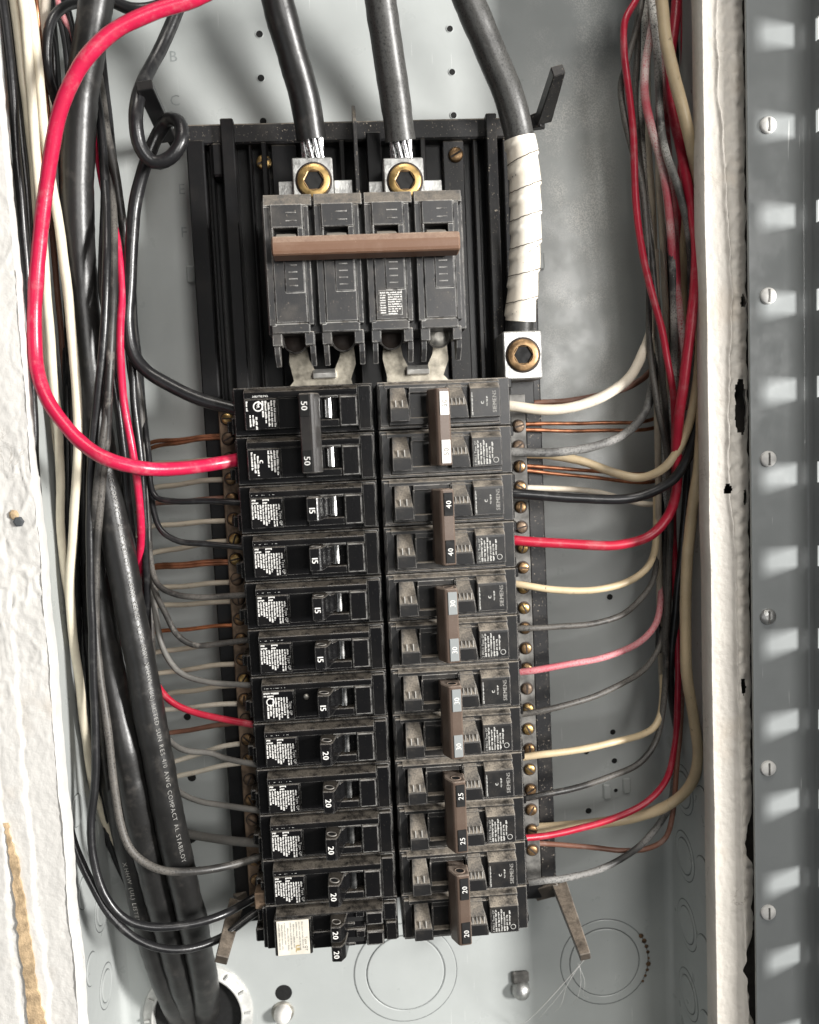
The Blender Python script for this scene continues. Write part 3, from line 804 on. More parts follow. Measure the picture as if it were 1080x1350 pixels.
# ---- left, glossy single pole. local x = -u, y toward viewer negative, z up
def left_pole(par, w0=0., variant=0, toggle=True):
    def m(name, mb, mat='gloss'):
        o = mb.build(name, mat, par); o.location = (0, 0, w0 * S); return o
    mb = MB(); mb.box(-73, -1.2, 7, 48, -12.35, 12.35, .4); mb.box(-9, -2.2, 3, 9, -11.5, 11.2, .5); m('body', mb)
    mb = MB()
    mb.hull([(-x, y, z) for x in (9, 67) for (y, z) in ((4.5, 11.6), (.2, 9.6), (0, 8.5), (.4, 6.3), (9, 6.3), (9, 11.6))], .25)   # ridge band
    mb.box(-67, -50.2, .4, 9, -9.6, 6.2, .5)                      # label plate
    mb.box(-50.1, -37.6, 2.6, 9, -9.4, 6.2, .3)                   # low panel
    mb.box(-37.5, -18.8, 1.2, 9, -9.6, -5.6, .4)                  # below toggle
    mb.box(-18.7, -9.1, .5, 9, -9.6, 6.2, .5)                     # end pad
    mb.box(-17.9, -10.0, .2, 1, -8.8, 5.4, .2)
    mb.box(-31.0, -18.9, .6, 9, 5.2, 6.3, .3)
    mb.box(-66, -60, 9, 20, -10, 10, .4)
    m('cover', mb)
    mb = MB(); mb.box(-37.4, -18.9, 8.2, 9.4, -5.5, 5.2, .1); m('toggle_well', mb, 'void')
    mb = MB(); mb.lathe([(2.5, 0), (2.5, 10)], (-24.3, 5.4, -4.8), (0, 0, 1), 20); m('highlight_drum', mb, 'drum')  # cylinder added to catch the bright highlight in the well
    # stepped terminal end with a clip
    mb = MB(); mb.box(-75.5, -66, 13, 46, -11.5, -2.5, .5); mb.box(-74, -66, 10, 46, 4.5, 11.5, .5); mb.box(-79, -72, 20, 46, -10, -4, .6); m('terminal_block', mb)
    mb = MB(); mb.box(-73.5, -68, 11.5, 15, -3.6, -.2, .3); m('terminal_clip', mb, 'zinc')
    # print
    mb = MB(); r_ = random.Random(5 + variant)
    if variant == 0:
        microtext(mb, (-66, .12, 8.6), (1, 0, 0), (0, 0, -1), [(0, 12)], 1, .9, r_)
        microtext(mb, (-66, .30, 5.6), (1, 0, 0), (0, 0, -1), [(0, 2.4), (0, 3.2)], 1.5, .9, r_)
        microtext(mb, (-60.5, .30, 5.6), (1, 0, 0), (0, 0, -1), [(0, 3), (0, 2)], 1.5, .9, r_)
        ln = [(0, 7.4), (0, 6.4), (0, 7.6), (0, 8.2), (0, 9.6), (0, 10.8), (0, 9.8), (0, 8), (0, 11.2), (0, 11.4), (0, 3)]
        microtext(mb, (-66.2, .32, 2.8), (0, 0, -1), (1, 0, 0), ln, 1.36, .85, r_, .5)
        text(mb, 'Type QP', (-50.9 - .7, .32, -4.6), (0, 0, -1), (1, 0, 0), 1.9)
    elif variant == 1:                                              # variant with round listing mark
        microtext(mb, (-66, .12, 8.6), (1, 0, 0), (0, 0, -1), [(0, 13)], 1, .9, r_)
        microtext(mb, (-66, .30, 5.4), (1, 0, 0), (0, 0, -1), [(0, 8), (0, 5)], 1.5, .9, r_)
        ln = [(0, 0), (4, 7), (3.5, 6), (0, 11), (0, 10), (0, 11.4), (0, 11), (0, 9), (0, 11)]
        microtext(mb, (-66, .32, 2.6), (0, 0, -1), (1, 0, 0), ln, 1.45, .9, r_, .62)
        mb.lathe([(2.2, -.02), (2.2, .05), (1.6, .05), (1.6, -.02)], (-62.8, .36, .4), n=18, cap=False)
        text(mb, 'Type QP', (-52.2, .32, -3.5), (0, 0, -1), (1, 0, 0), 1.9)
    elif variant == 2:
        text(mb, 'SIEMENS', (-58.5, .12, 7.6), (1, 0, 0), (0, 0, 1), 2.1)
        mb.lathe([(2.6, -.02), (2.6, .05), (1.9, .05), (1.9, -.02)], (-60, .36, 2.2), n=18, cap=False)
        text(mb, 'UL', (-60, .3, 2.2), (0, 0, -1), (1, 0, 0), 1.7)
        microtext(mb, (-66, .32, 5), (0, 0, -1), (1, 0, 0), [(0, 5), (7, 6), (7, 6), (8, 6), (0, 3)], 1.5, .95, r_, .6)
        microtext(mb, (-58, .32, 5), (0, 0, -1), (1, 0, 0), [(0, 8), (0, 11), (1, 12), (0, 13), (0, 13)], 1.5, .95, r_, .6)
    else:
        text(mb, 'c', (-59.4, .33, -.5), (0, 0, -1), (1, 0, 0), 4, bold=.12)
        microtext(mb, (-65, .32, 4.5), (0, 0, -1), (1, 0, 0), [(0, 9), (1, 10), (2, 10)], 1.5, .95, r_, .6)
        microtext(mb, (-56.5, .32, 5), (0, 0, -1), (1, 0, 0), [(0, 8), (0, 10), (0, 11), (0, 12)], 1.5, .95, r_, .6)
    m('label_print', mb, 'white_ink')
    if variant == 1:
        mb = MB(); mb.lathe([(1.6, 0), (1.5, .7), (.6, .9)], (-44, 2.6, 1.5), n=14); m('rivet', mb, 'zinc')
def toggle_mesh(par, txt, w0=0., hh=6.0, tw=.0):
    def m(name, mb, mat='gloss', p=par):
        o = mb.build(name, mat, p)
        if p is par: o.location = (0, 0, w0 * S)
        return o
    mb = MB()
    mb.hull([(-x, y, z) for z in (-hh, hh) for (x, y) in ((37.6, 8), (37.4, -12.0), (31.9, -12.6), (30.6, -10), (27, 8))], .45)
    mb.hull([(-x, y, z) for z in (-hh + 1.6, hh - 1.2) for (x, y) in ((31, -5), (31, 8), (25.5, 8), (26.2, 4))], .3)
    o = m('toggle', mb)
    mb = MB(); mb.lathe([(2.3, -.3), (2.3, .14), (1.5, .14), (1.5, -.3)], (-34.3, -6.8, hh), (0, 0, 1), 18, cap=False, sc=(1, 1.5)); m('socket_rim', mb, 'tie', o)
    mb = MB(); mb.lathe([(1.55, -.3), (1.5, .06)], (-34.3, -6.8, hh), (0, 0, 1), 18, sc=(1, 1.5)); m('socket_shade_disc', mb, 'void', o)  # flat black disc stands in for the shaded hollow of the toggle
    mb = MB(); text(mb, txt, (-34.6, -12.5, -.3), (0, 0, -1), (1, 0, 0), 4.3, bold=.10); m('rating_print', mb, 'white_ink', o)

def slotz(k): return -P_ * (k + .5)
PITCHW = Vector((0, 0, 0))
ordinal = ['first', 'second', 'third', 'fourth', 'fifth']
def single(amp, variant, k, label, group, src=None):
    if src is None:
        t = thing('single_pole_breaker', label, 'circuit breaker', (0, 0, slotz(k)), group)
        left_pole(t, 0, variant); toggle_mesh(t, amp)
        return t
    t = copy_tree(src); t.location = (0, 0, slotz(k) * S); t['label'] = label; t['group'] = group
    return t
# 50 A double pole
t = thing('double_pole_breaker', 'black 50-amp double-pole breaker with black handle tie, top of left column', 'circuit breaker', (0, 0, slotz(0)))
left_pole(t, 0, 2); left_pole(t, -P_, 3)
mb = MB()
mb.hull([(-x, y, z) for z in (-P_ - 7.2, 7.4) for (x, y) in ((38.6, -2), (38.4, -11), (33, -12.4), (31, -12), (28.4, -6), (28.4, -2))], .5)
tie = mb.build('handle_tie', 'tie', t)
for zz in (0, -P_):
    mb = MB(); mb.box(-38.1, -33.1, -12.3, -10.6, zz - 6.3 + (2 if zz == 0 else 0), zz + 6.3 - (0 if zz == 0 else 2), .2)
    mb.v = [(x, y + (x + 35.7) * -.24, z) for x, y, z in mb.v]; mb.build('rating_plate', 'void', tie)
    mb = MB(); text(mb, '50', (-35.7, -12.38, zz + (1 if zz == 0 else -1)), (0, 0, -1), (.972, -.236, 0), 4.6, bold=.1); mb.build('rating_print', 'white_ink', tie)
for zz in (0, -P_):
    mb = MB(); mb.hull([(-x, y, z) for z in (zz - 4.6, zz + 4.8) for (x, y) in ((36, -3), (36, 8), (27.5, 8), (29, -3))], .3); mb.build('toggle', 'gloss', t)
s15 = single('15', 0, 2, 'black 15-amp single breaker directly below the 50-amp double breaker', 'black single-pole breakers')
single('15', 0, 3, 'second black 15-amp single breaker below the 50-amp double breaker', 'black single-pole breakers', s15)
single('15', 0, 4, 'third black 15-amp single breaker below the 50-amp double breaker', 'black single-pole breakers', s15)
single('15', 0, 5, 'fourth black 15-amp single breaker below the 50-amp double breaker', 'black single-pole breakers', s15)
single('15', 1, 6, 'black 15-amp single breaker with round mark and small rivet, lowest of the 15-amp ones', 'black single-pole breakers')
s20 = single('20', 0, 7, 'black 20-amp single breaker directly below the lowest 15-amp breaker', 'black single-pole breakers')
single('20', 0, 8, 'second black 20-amp single breaker below the 15-amp ones', 'black single-pole breakers', s20)
single('20', 0, 9, 'third black 20-amp single breaker below the 15-amp ones', 'black single-pole breakers', s20)
single('20', 0, 10, 'black 20-amp single breaker directly above the twin breaker with white label', 'black single-pole breakers', s20)
# tandem
t = thing('tandem_breaker', 'black twin 20-amp breaker with white paper label, bottom of left column', 'circuit breaker', (0, 0, slotz(11)))
def tm(name, mb, mat='gloss', p=None): return mb.build(name, mat, p or t)
mb = MB(); mb.box(-73, -1.2, 7, 48, -12.3, 12.3, .4); mb.box(-9, -2, 4, 9, .6, 10.5, .5); mb.box(-8, -2, 4, 9, -11, -.6, .5); tm('body', mb)
mb = MB(); mb.hull([(-x, y, z) for x in (9, 67) for (y, z) in ((4, 11.6), (0, 9.6), (0, 8.4), (9, 8.4), (9, 11.6))], .3)
mb.box(-68, -48, -1.2, 9, -11.8, 8.3, .5); mb.box(-47.9, -19, 2.4, 9, -11.4, -2, .4); mb.box(-47.9, -19, 2.8, 9, -1.6, 8.3, .4)
for z0_, z1_ in ((.6, 8.2), (-11, -2.6)):
    mb.box(-18.8, -9.2, .4, 9, z0_, z1_, .5); mb.box(-18, -10, .1, 1, z0_ + .8, z1_ - .8, .2)
    mb.box(-24, -19.5, 1.4, 9, z0_ + 4.5, z1_, .3); mb.box(-31, -25, 1.6, 9, z0_, z0_ + 1.4, .3)
tm('cover', mb)
mb = MB(); mb.box(-31, -19.4, 2.1, 3, 2.4, 5, .1); mb.box(-31, -19.4, 1.9, 3, -9, -6.4, .1); tm('toggle_well', mb, 'void')
for zc in (3.2, -7.6):
    mb = MB(); mb.hull([(-x, y, z) for z in (zc - 4.4, zc + 4.2) for (x, y) in ((38, 6), (37.4, -10), (32.4, -10.6), (30, -7), (28, 6))], .45); o = tm('toggle', mb)
    mb = MB(); text(mb, '20', (-34.8, -10.95, zc), (0, 0, -1), (1, 0, 0), 4.1, bold=.1); tm('rating_print', mb, 'white_ink', o)
    if zc > 0:
        mb = MB(); mb.lathe([(2.2, -.3), (2.2, .14), (1.5, .14), (1.5, -.3)], (-34.6, -5, zc + 4.2), (0, 0, 1), 18, cap=False, sc=(1, 1.4)); tm('socket_rim', mb, 'tie', o)
mb = MB(); mb.box(-66.6, -49.4, -1.6, -1, -11.4, 7.9, .15); o = tm('paper_label', mb, 'paper')
mb = MB(); r_ = random.Random(2)
microtext(mb, (-65.6, -1.66, 7), (0, 0, -1), (1, 0, 0), [(0, 15), (1, 14), (0, 12), (3, 13), (0, 15), (1, 13), (0, 9), (0, 16), (0, 15)], 1.55, .7, r_, .5); tm('label_print', mb, 'faint_ink', o)
mb = MB(); text(mb, 'Type QT', (-51.2, -1.68, -5.5), (0, 0, -1), (1, 0, 0), 2.0); tm('label_print', mb, 'black_ink', o)
mb = MB(); text(mb, 'UL', (-55.8, -1.68, -8), (0, 0, -1), (1, 0, 0), 3.2, bold=.2); tm('label_print', mb, 'gold_ink', o)
mb = MB(); mb.box(-80, -72, 14, 46, -12, -4.5, .6); mb.box(-78, -72, 12, 46, 1, 8, .6); mb.box(-75, -66, 8, 46, -12.2, 11, .5); tm('terminal_block', mb)
mb = MB(); mb.box(-79, -72, 10, 30, 9, 18, .5); tm('terminal_clip', mb, 'barL')

# ---- right, older double poles with brown handle ties. local x = +u
def right_pole(par, w0, top):
    def m(name, mb, mat='dusty'):
        o = mb.build(name, mat, par); o.location = (0, 0, w0 * S); return o
    mb = MB(); mb.box(1.2, 71, 7, 48, -12.35, 12.35, .4); mb.box(2.2, 6.6, 4, 9, -10.8, 10.8, .4); m('body', mb)
    mb = MB()
    mb.hull([(x, y, z) for x in (5, 65) for (y, z) in ((7.5, 12), (3.4, 10.6), (3.4, 8.6), (9, 8.6), (9, 12))], .3)      # top strip
    mb.box(17.6, 37, 3.6, 9, 6.0, 9, .4); mb.box(6.8, 65, 3.2, 9, -10.4, -6.6, .4); mb.box(37, 64.6, 2.2, 9, -7, 8.6, .3)
    mb.box(17.3, 18.2, 2.6, 9, -6.8, 6.2, .2); mb.box(2, 65.5, 5, 9, -12.1, -10.8, .3)
    m('cover', mb)
    mb = MB(); mb.hull([(x, y, z) for (xa, xb, y, z) in ((7.6, 15.4, 3.2, 9), (7.2, 17, -3.6, -2), (7.2, 17.4, -3.4, -8.6), (7, 17.4, 9, -8.6), (7.6, 15.4, 9, 9)) for x in (xa, xb)], .4); m('wedge_block', mb)
    mb = MB(); mb.hull([(x, y, z) for (xa, xb, y, z) in ((37.6, 45, 3.2, 9.6), (37.6, 47, -3.8, -1.6), (37.6, 47.6, -3.6, -8.2), (37.6, 47.6, 9, -8.2), (37.6, 45, 9, 9.6)) for x in (xa, xb)], .4); m('wedge_block', mb)
    for i, x in enumerate((38.8, 41, 42.8, 45, 10, 13.4)):
        mb = MB(); mb.hull([(x + a, -3.0 + y * .6, -1.2 + z) for a in (0, .5) for (y, z) in ((-.9, 0), (.9, 0), (.2, 3.4), (1.6, 3.4))], 0); m('moulded_mark', mb, 'faint_ink')
    mb = MB(); mb.hull([(x, y, z) for x in (48.6, 64.4) for (y, z) in ((2.6, 9.8), (-2.2, 7.2), (-2.4, 6), (-2.4, -8.2), (9, -8.6), (9, 9.8))], .45); m('label_block', mb)
    mb = MB(); mb.box(18.2, 37.5, 8.3, 9.2, -6.6, 6, .1); m('toggle_well', mb, 'void')
    for i in range(3):
        mb = MB(); mb.box(19.4 + i * 2.4, 20.6 + i * 2.4, 7.2, 8.8, -6, 5.6, .3); m('well_rib', mb, 'gloss')
    mb = MB(); mb.hull([(x, y, z) for z in (-4.8, 4.8) for (x, y) in ((36, -3), (36, 8), (26.5, 8), (29, -3))], .3); m('toggle', mb, 'brown')
    mb = MB(); mb.box(65, 73, 10, 46, 7, 12, .4); mb.box(65, 72.5, 12, 46, -12, -7.5, .4); mb.box(65, 68, 14, 46, -7, 7, .4); m('terminal_block', mb, 'base')
    mb = MB(); mb.box(66.6, 71.5, 12, 17, 4.4, 6.6, .3); mb.box(66.6, 71.5, 12, 17, -6.6, -4.4, .3); mb.box(67, 70.5, 15, 19, -4.2, 4.2, .5); m('terminal_clamp', mb, 'zinc')
    mb = MB(); r_ = random.Random(21)
    y = -2.52
    if top:
        microtext(mb, (49.4, y, -7), (0, 0, 1), (1, 0, 0), [(0, 12)], 1, .7, r_, .5)
        text(mb, 'c', (54.6, y, -.6), (0, 0, 1), (-1, 0, 0), 3.4, bold=.12)
        microtext(mb, (57, y, -2.4), (0, 0, 1), (1, 0, 0), [(0, 4.6)], 1, .8, r_, .5)
    else:
        text(mb, '2 POLE Type QP', (50.4, y, -1), (0, 0, 1), (-1, 0, 0), 1.6)
        microtext(mb, (51.4, y, -7), (0, 0, 1), (1, 0, 0), [(0, 12), (0, 11.4), (0, 12), (0, 11), (0, 9), (3, 8)], 1.5, .9, r_, .6)
        mb.lathe([(1.5, -.02), (1.5, .05), (1.15, .05), (1.15, -.02)], (61, y + .04, -5), n=18, cap=False)
    m('label_print', mb, 'label_ink')
    if top:
        mb = MB(); text(mb, 'SIEMENS', (61.2, y, -.2), (0, 0, 1), (-1, 0, 0), 2.9, bold=.05); m('name_print', mb, 'faint_ink')
def double(k, amp, plate, ink, label, src=None):
    t = None
    if src is None:
        t = thing('double_pole_breaker', label, 'circuit breaker', (0, 0, slotz(k)), 'black double breakers with brown handle ties')
        right_pole(t, 0, True); right_pole(t, -P_, False)
    else:
        t = bpy.data.objects.new('double_pole_breaker', None); COL.objects.link(t); t.location = (0, 0, slotz(k) * S); t.empty_display_size = .01
        tag(t, label, 'circuit breaker', 'black double breakers with brown handle ties')
        for ch in src.children:
            if not ch.name.startswith('handle_tie'): copy_tree(ch, t)
    mb = MB()
    mb.hull([(x, y, z) for z in (-P_ - 6.4, 7) for (x, y) in ((26.4, -2.5), (26.6, -7), (29.6, -13.4), (31, -14.2), (36.8, -13.6), (37.2, -2.5))], .55)
    tie = mb.build('handle_tie', 'brown', t)
    mb = MB(); mb.lathe([(2.6, -.3), (2.6, .12), (1.9, .12), (1.9, -.3)], (32.3, -8.8, 7), (0, 0, 1), 18, cap=False, sc=(1, 1.2)); mb.build('socket_rim', 'brown', tie)
    mb = MB(); mb.lathe([(1.95, -.3), (1.9, .05)], (32.3, -8.8, 7), (0, 0, 1), 18, sc=(1, 1.2)); mb.build('socket_shade_disc', 'void', tie)  # flat black disc stands in for the shaded hollow of the tie
    for zz in (-.6, -P_ + .6):
        mb = MB(); mb.box(31.6, 36.3, -14.35, -13, zz - 5.9, zz + 5.9, .25)
        mb.v = [(x, y + (x - 34) * .09, z) for x, y, z in mb.v]; o = mb.build('rating_plate', plate, tie)
        mb = MB(); text(mb, amp, (34.0, -14.50, zz), (0, 0, 1), (-1, 0, 0), 3.8, bold=.06); mb.build('rating_print', ink, o)
    return t
d0 = double(0, '50', 'whitepl', 'faint_ink', 'double breaker with white rating plates on its brown tie, top of right column')
double(2, '40', 'void', 'white_ink', '40-amp double breaker with brown tie, second from top in right column', d0)
double(4, '30', 'channel', 'white_ink', 'upper of the two 30-amp double breakers with brown ties, right column', d0)
double(6, '30', 'channel', 'white_ink', 'lower of the two 30-amp double breakers with brown ties, right column', d0)
double(8, '25', 'void', 'white_ink', '25-amp double breaker with brown tie, fifth from top in right column', d0)
double(10, '20', 'void', 'white_ink', '20-amp double breaker with brown tie, bottom of right column', d0)

# ------------------------------------------------------------------ wires and cables
def wire(name, label, mat, r, pts, cat='wire', group=None, n=10, wob=.45, cut=None):
    P = [at(*p) for p in pts]
    sp = spline(P)
    sd = RNG.uniform(0, 100)
    if wob: sp = [p + Vector((noise.noise(Vector((i * .11, sd, 0))), noise.noise(Vector((i * .11, sd, 9))), noise.noise(Vector((i * .11, sd, 18))))) * wob for i, p in enumerate(sp)]
    mb = MB(); mb.tube(sp, r, n, [r * (1 + .05 * noise.noise(Vector((i * .23, sd, 40))) + .03 * noise.noise(Vector((i * .8, sd, 50)))) for i in range(len(sp))])
    o = mb.build(name, mat, None, P[0])
    tag(o, label, cat, group)
    o['_r'] = r
    del o['_r']
    return o, sp
def print_on(o, sp, r, txt, size, s0, ang, origin, mat='cable_ink', gap=.35, down=True):
    """lettering laid along a cable; ang turns it round the axis from facing the viewer"""
    mb = MB(); d = s0; L = [0]
    for a, b in zip(sp, sp[1:]): L.append(L[-1] + (b - a).length)
    for c in txt:
        adv = (.45 if c == ' ' else glyph(c)[2] + .12) * size
        mid = d + adv / 2
        if mid > L[-1] - 1: break
        i = max(0, min(len(sp) - 2, next((k for k, l in enumerate(L) if l > mid), 1) - 1))
        f = (mid - L[i]) / max(1e-6, L[i + 1] - L[i])
        p = sp[i].lerp(sp[i + 1], f); T = (sp[min(i + 2, len(sp) - 1)] - sp[max(0, i - 1)]).normalized()
        V = (Vector((CAMP.x, CAMP.y, CAMP.z)) * 0 + Vector((0, -1, 0))); V = (V - T * V.dot(T)).normalized()
        Sx = V.cross(T).normalized()
        nrm = V * math.cos(ang) + Sx * math.sin(ang)
        up_ = T.cross(nrm) * -1
        if c != ' ':
            vs, fs, w = glyph(c)
            e = p + nrm * (r * 1.055 + .1)
            mb.add([e + T * ((q[0] - w / 2) * size) + up_ * ((q[1] - .35) * size) for q in vs], fs)
        d += adv
    ch = mb.build('printed_lettering', mat, o)
    ch.location = -Vector(origin) * S
    return ch

# service cables at the top
def strands(parent, origin, p0, p1, R, n=9):
    for k in range(n):
        a = 2 * math.pi * k / n
        off = Vector((math.cos(a), math.sin(a), 0)) * R
        tw = Vector((math.cos(a + .5), math.sin(a + .5), 0)) * R
        mb = MB(); mb.tube([p0 + off, (p0 + p1) / 2 + (off + tw) / 2, p1 + tw], 1.25, 7)
        o = mb.build('strand', 'strand', parent); o.location = -Vector(origin) * S
for lab, pts, mat in (('thick black service cable feeding the left main lug', [(352, -90, -6), (366, 0, 2), (385, 70, 10), (402, 130, 18), (411, 183, 24)], 'cable'),
                 ('thick black service cable feeding the right main lug', [(497, -90, -6), (502, 0, 2), (512, 70, 10), (521, 130, 18), (528, 186, 24)], 'cabledust')):
    o, sp = wire('service_cable', lab, mat, 8.0, pts, 'cable', 'black service cables', 20, .3)
    org = at(*pts[0])
    u, v, y = pts[-1]
    strands(o, org, at(u, v - 2, y), at(u + 3, v + 34, y + 2), 5.2)
pts = [(585, -90, -4), (618, 0, 4), (648, 70, 10), (672, 130, 14), (685, 182, 18), (692, 240, 20), (693, 310, 24), (690, 370, 28), (685, 430, 32), (684, 448, 34)]
o, sp = wire('neutral_cable', 'thick black neutral cable with white tape wrap, ending in the neutral lug', 'cabledust', 7.8, pts, 'cable', None, 20, .2)
org = at(*pts[0])
L = [0]
for a, b in zip(sp, sp[1:]): L.append(L[-1] + (b - a).length)
i0 = min(range(len(sp)), key=lambda i: (sp[i] - at(685, 183, 16)).length); i1 = min(range(len(sp)), key=lambda i: (sp[i] - at(686, 424, 32)).length)
seg = sp[i0:i1 + 1]
# spirally wound tape: radius steps once per turn, seam slanted
mb = MB(); n = 28; vs = []; fs = []; T0 = None
N = Vector((1, 0, 0)); pitch = 14.5; fine = []
for a, b in zip(seg, seg[1:]):
    for k in range(3): fine.append(a.lerp(b, k / 3))
d = 0
for i, p in enumerate(fine):
    T = (fine[min(i + 1, len(fine) - 1)] - fine[max(0, i - 1)]).normalized()
    N = (N - T * N.dot(T)).normalized(); B = T.cross(N)
    if i: d += (p - fine[i - 1]).length
    for k in range(n):
        a = 2 * math.pi * k / n
        ph = ((d + pitch * .35 * math.cos(a)) / pitch) % 1
        vs.append(p + (N * math.cos(a) + B * math.sin(a)) * (7.9 + .95 * ph + .12 * noise.noise(p * .15)))
for i in range(len(fine) - 1):
    for k in range(n): fs.append((i * n + k, i * n + (k + 1) % n, (i + 1) * n + (k + 1) % n, (i + 1) * n + k))
mb.add(vs, fs, True); q = mb.build('tape_wrap', 'tape', o); q.location = -org * S
# tape seams: thin dark lines spiralling across the front
mb = MB(); k_ = 0
tot = d; nturn = int(tot / pitch)
def on_tape(dd, a, rad):
    acc = 0
    for i in range(1, len(fine)):
        l = (fine[i] - fine[i - 1]).length
        if acc + l >= dd:
            p = fine[i - 1].lerp(fine[i], (dd - acc) / l); T = (fine[i] - fine[i - 1]).normalized(); break
        acc += l
    else: p = fine[-1]; T = (fine[-1] - fine[-2]).normalized()
    V = Vector((0, -1, 0)); V = (V - T * V.dot(T)).normalized(); X = T.cross(V) * -1
    return p + (V * math.cos(a) + X * math.sin(a)) * rad
for k in range(1, nturn + 1):
    pp = [on_tape(max(.5, k * pitch - 4 - 2.6 * math.sin(a) + RNG.uniform(-.2, .2)), a, 8.78) for a in [x * .14 - 1.6 for x in range(24)]]
    mb.tube(pp, .22, 5)
q = mb.build('tape_seam', 'slot', o); q.location = -org * S

# feeder cables on the left
K1 = [(140, -60, 8), (130, -20, 8), (117, 67, 10), (107, 130, 14), (102, 230, 18), (104, 330, 22), (114, 450, 26), (134, 600, 24), (162, 750, 20), (188, 890, 18), (208, 1000, 18), (232, 1120, 24), (255, 1220, 38), (270, 1300, 56), (274, 1345, 80)]
o, sp = wire('feeder_cable', 'thick black feeder cable with white lettering running down the left side', 'cable', 8.2, K1, 'cable', 'thick black feeder cables', 22, .4)
print_on(o, sp, 8.2, 'AWG COMPACT AL STABILOY AA-8000 SERIES XLPE 600V XHHW (UL) LISTED SUN RES 4/0 AWG COMPACT AL STABILOY', 3.4, 256, .62, at(*K1[0]))
K2 = [(120, 480, 50), (122, 600, 50), (128, 720, 46), (136, 830, 34), (149, 905, 26), (169, 1000, 20), (191, 1110, 25), (217, 1210, 40), (240, 1300, 56), (254, 1345, 82)]
o, sp = wire('feeder_cable', 'thick black feeder cable between the two others at bottom left', 'cable', 7.9, K2, 'cable', 'thick black feeder cables', 22, .4)
K3 = [(125, 700, 60), (135, 850, 58), (146, 1000, 52), (164, 1090, 44), (181, 1160, 42), (200, 1240, 48), (224, 1310, 60), (244, 1350, 84)]
o, sp = wire('feeder_cable', 'thick black feeder cable at far left of the three entering the conduit', 'cable', 7.8, K3, 'cable', 'thick black feeder cables', 22, .4)
print_on(o, sp, 7.8, 'XHHW (UL) LISTED', 3.6, 190, -.2, at(*K3[0]), 'faint_ink')

GL = 'wires in the left gutter'
def lw(name, label, mat, r, pts, **k): return wire(name, label, mat, r, pts, group=GL, **k)
lw('red_wire', 'thick red wire sweeping down the left side into the 50-amp breaker', 'red', 3.5,
   [(300, -22, -20), (253, 0, -22), (200, 17, -24), (147, 43, -26), (113, 77, -26), (93, 110, -24), (80, 143, -22), (71, 187, -18), (62, 240, -14), (54, 310, -10), (48, 367, -8), (46, 450, -6), (50, 490, -8), (61, 524, -12), (80, 553, -16), (107, 583, -20), (143, 606, -22), (185, 617, -18), (235, 618, -6), (283, 612, 8), (318, 605, 15), (326, 603, 17)])
lw('black_wire', 'stiff black wire looped round the upper left arm, ending in the 50-amp breaker', 'black', 3.5,
   [(247, -25, 30), (231, 20, 26), (213, 62, 22), (198, 90, 16), (182, 128, 4), (179, 160, 0), (186, 195, 2), (203, 214, 4), (224, 208, 4), (239, 185, 4), (236, 161, 8), (222, 158, 14), (209, 176, 18), (197, 202, 18), (187, 230, 20), (178, 270, 22), (174, 317, 22), (171, 377, 22), (169, 430, 22), (175, 465, 22), (192, 488, 22), (228, 510, 20), (268, 528, 18), (308, 539, 17), (322, 542, 17)])
lw('cream_wire', 'cream wire at far left edge of the left bundle', 'cream', 2.1, [(13, -20, 0), (18, 0, 0), (28, 80, 2), (36, 150, 6), (43, 215, 10), (49, 290, 14), (55, 360, 20), (61, 450, 26), (66, 530, 30), (71, 620, 34), (76, 700, 36), (83, 760, 38)])
lw('cream_wire', 'cream wire second from the left edge, passing behind the red wire', 'cream', 2.3, [(26, -20, -4), (30, 0, -4), (39, 90, -2), (47, 190, 2), (53, 265, 6), (58, 340, 10), (63, 410, 14), (68, 470, 16), (75, 540, 18), (79, 610, 20), (80, 690, 22), (84, 745, 24), (91, 790, 26), (97, 850, 30)])
lw('cream_wire', 'long cream wire emerging right of the red wire and running down to lower left', 'cream', 2.4, [(34, -20, -2), (39, 0, -2), (49, 80, 2), (57, 160, 8), (66, 230, 12), (76, 285, 12), (83, 335, 12), (93, 425, 12), (99, 490, 12), (103, 567, 10), (101, 640, 12), (95, 720, 16), (92, 783, 18), (98, 850, 22), (106, 910, 26), (113, 970, 30), (121, 1028, 40), (130, 1060, 56), (160, 1130, 68)])
lw('cream_wire', 'short pinkish cream wire at the top left between copper wires', 'dirtywhite', 2.3, [(62, -20, 20), (60, 10, 20), (57, 40, 24), (58, 80, 34), (64, 130, 44)])
lw('cream_wire', 'cream wire behind the copper wire at top left', 'cream', 2.0, [(54, -20, 26), (52, 20, 26), (55, 60, 30), (62, 110, 40), (70, 160, 50)])
lw('copper_wire', 'bright bare copper wire between cream wires at top left', 'copperhi', 1.1, [(36, -20, 8), (40, 40, 8), (47, 120, 12), (52, 190, 16), (56, 250, 22)])
lw('copper_wire', 'bare copper wire beside the black loop at top left', 'copper', 1.1, [(46, -20, 10), (49, 20, 10), (54, 60, 16), (60, 110, 26), (66, 170, 34)])
lw('black_wire', 'black wire along the far left plaster edge', 'black', 2.2, [(0, -20, -6), (5, 10, -6), (11, 60, -5), (17, 120, -4), (19, 165, -2), (24, 225, 2), (30, 290, 6), (35, 360, 8), (39, 450, 10), (44, 540, 6), (47, 620, 2), (51, 700, 2), (58, 790, 6), (68, 890, 16), (78, 980, 18), (86, 1060, 16), (97, 1108, 12), (118, 1160, 6), (150, 1212, 2), (190, 1243, 2), (240, 1252, 6), (290, 1237, 16), (335, 1205, 28), (366, 1188, 34)])
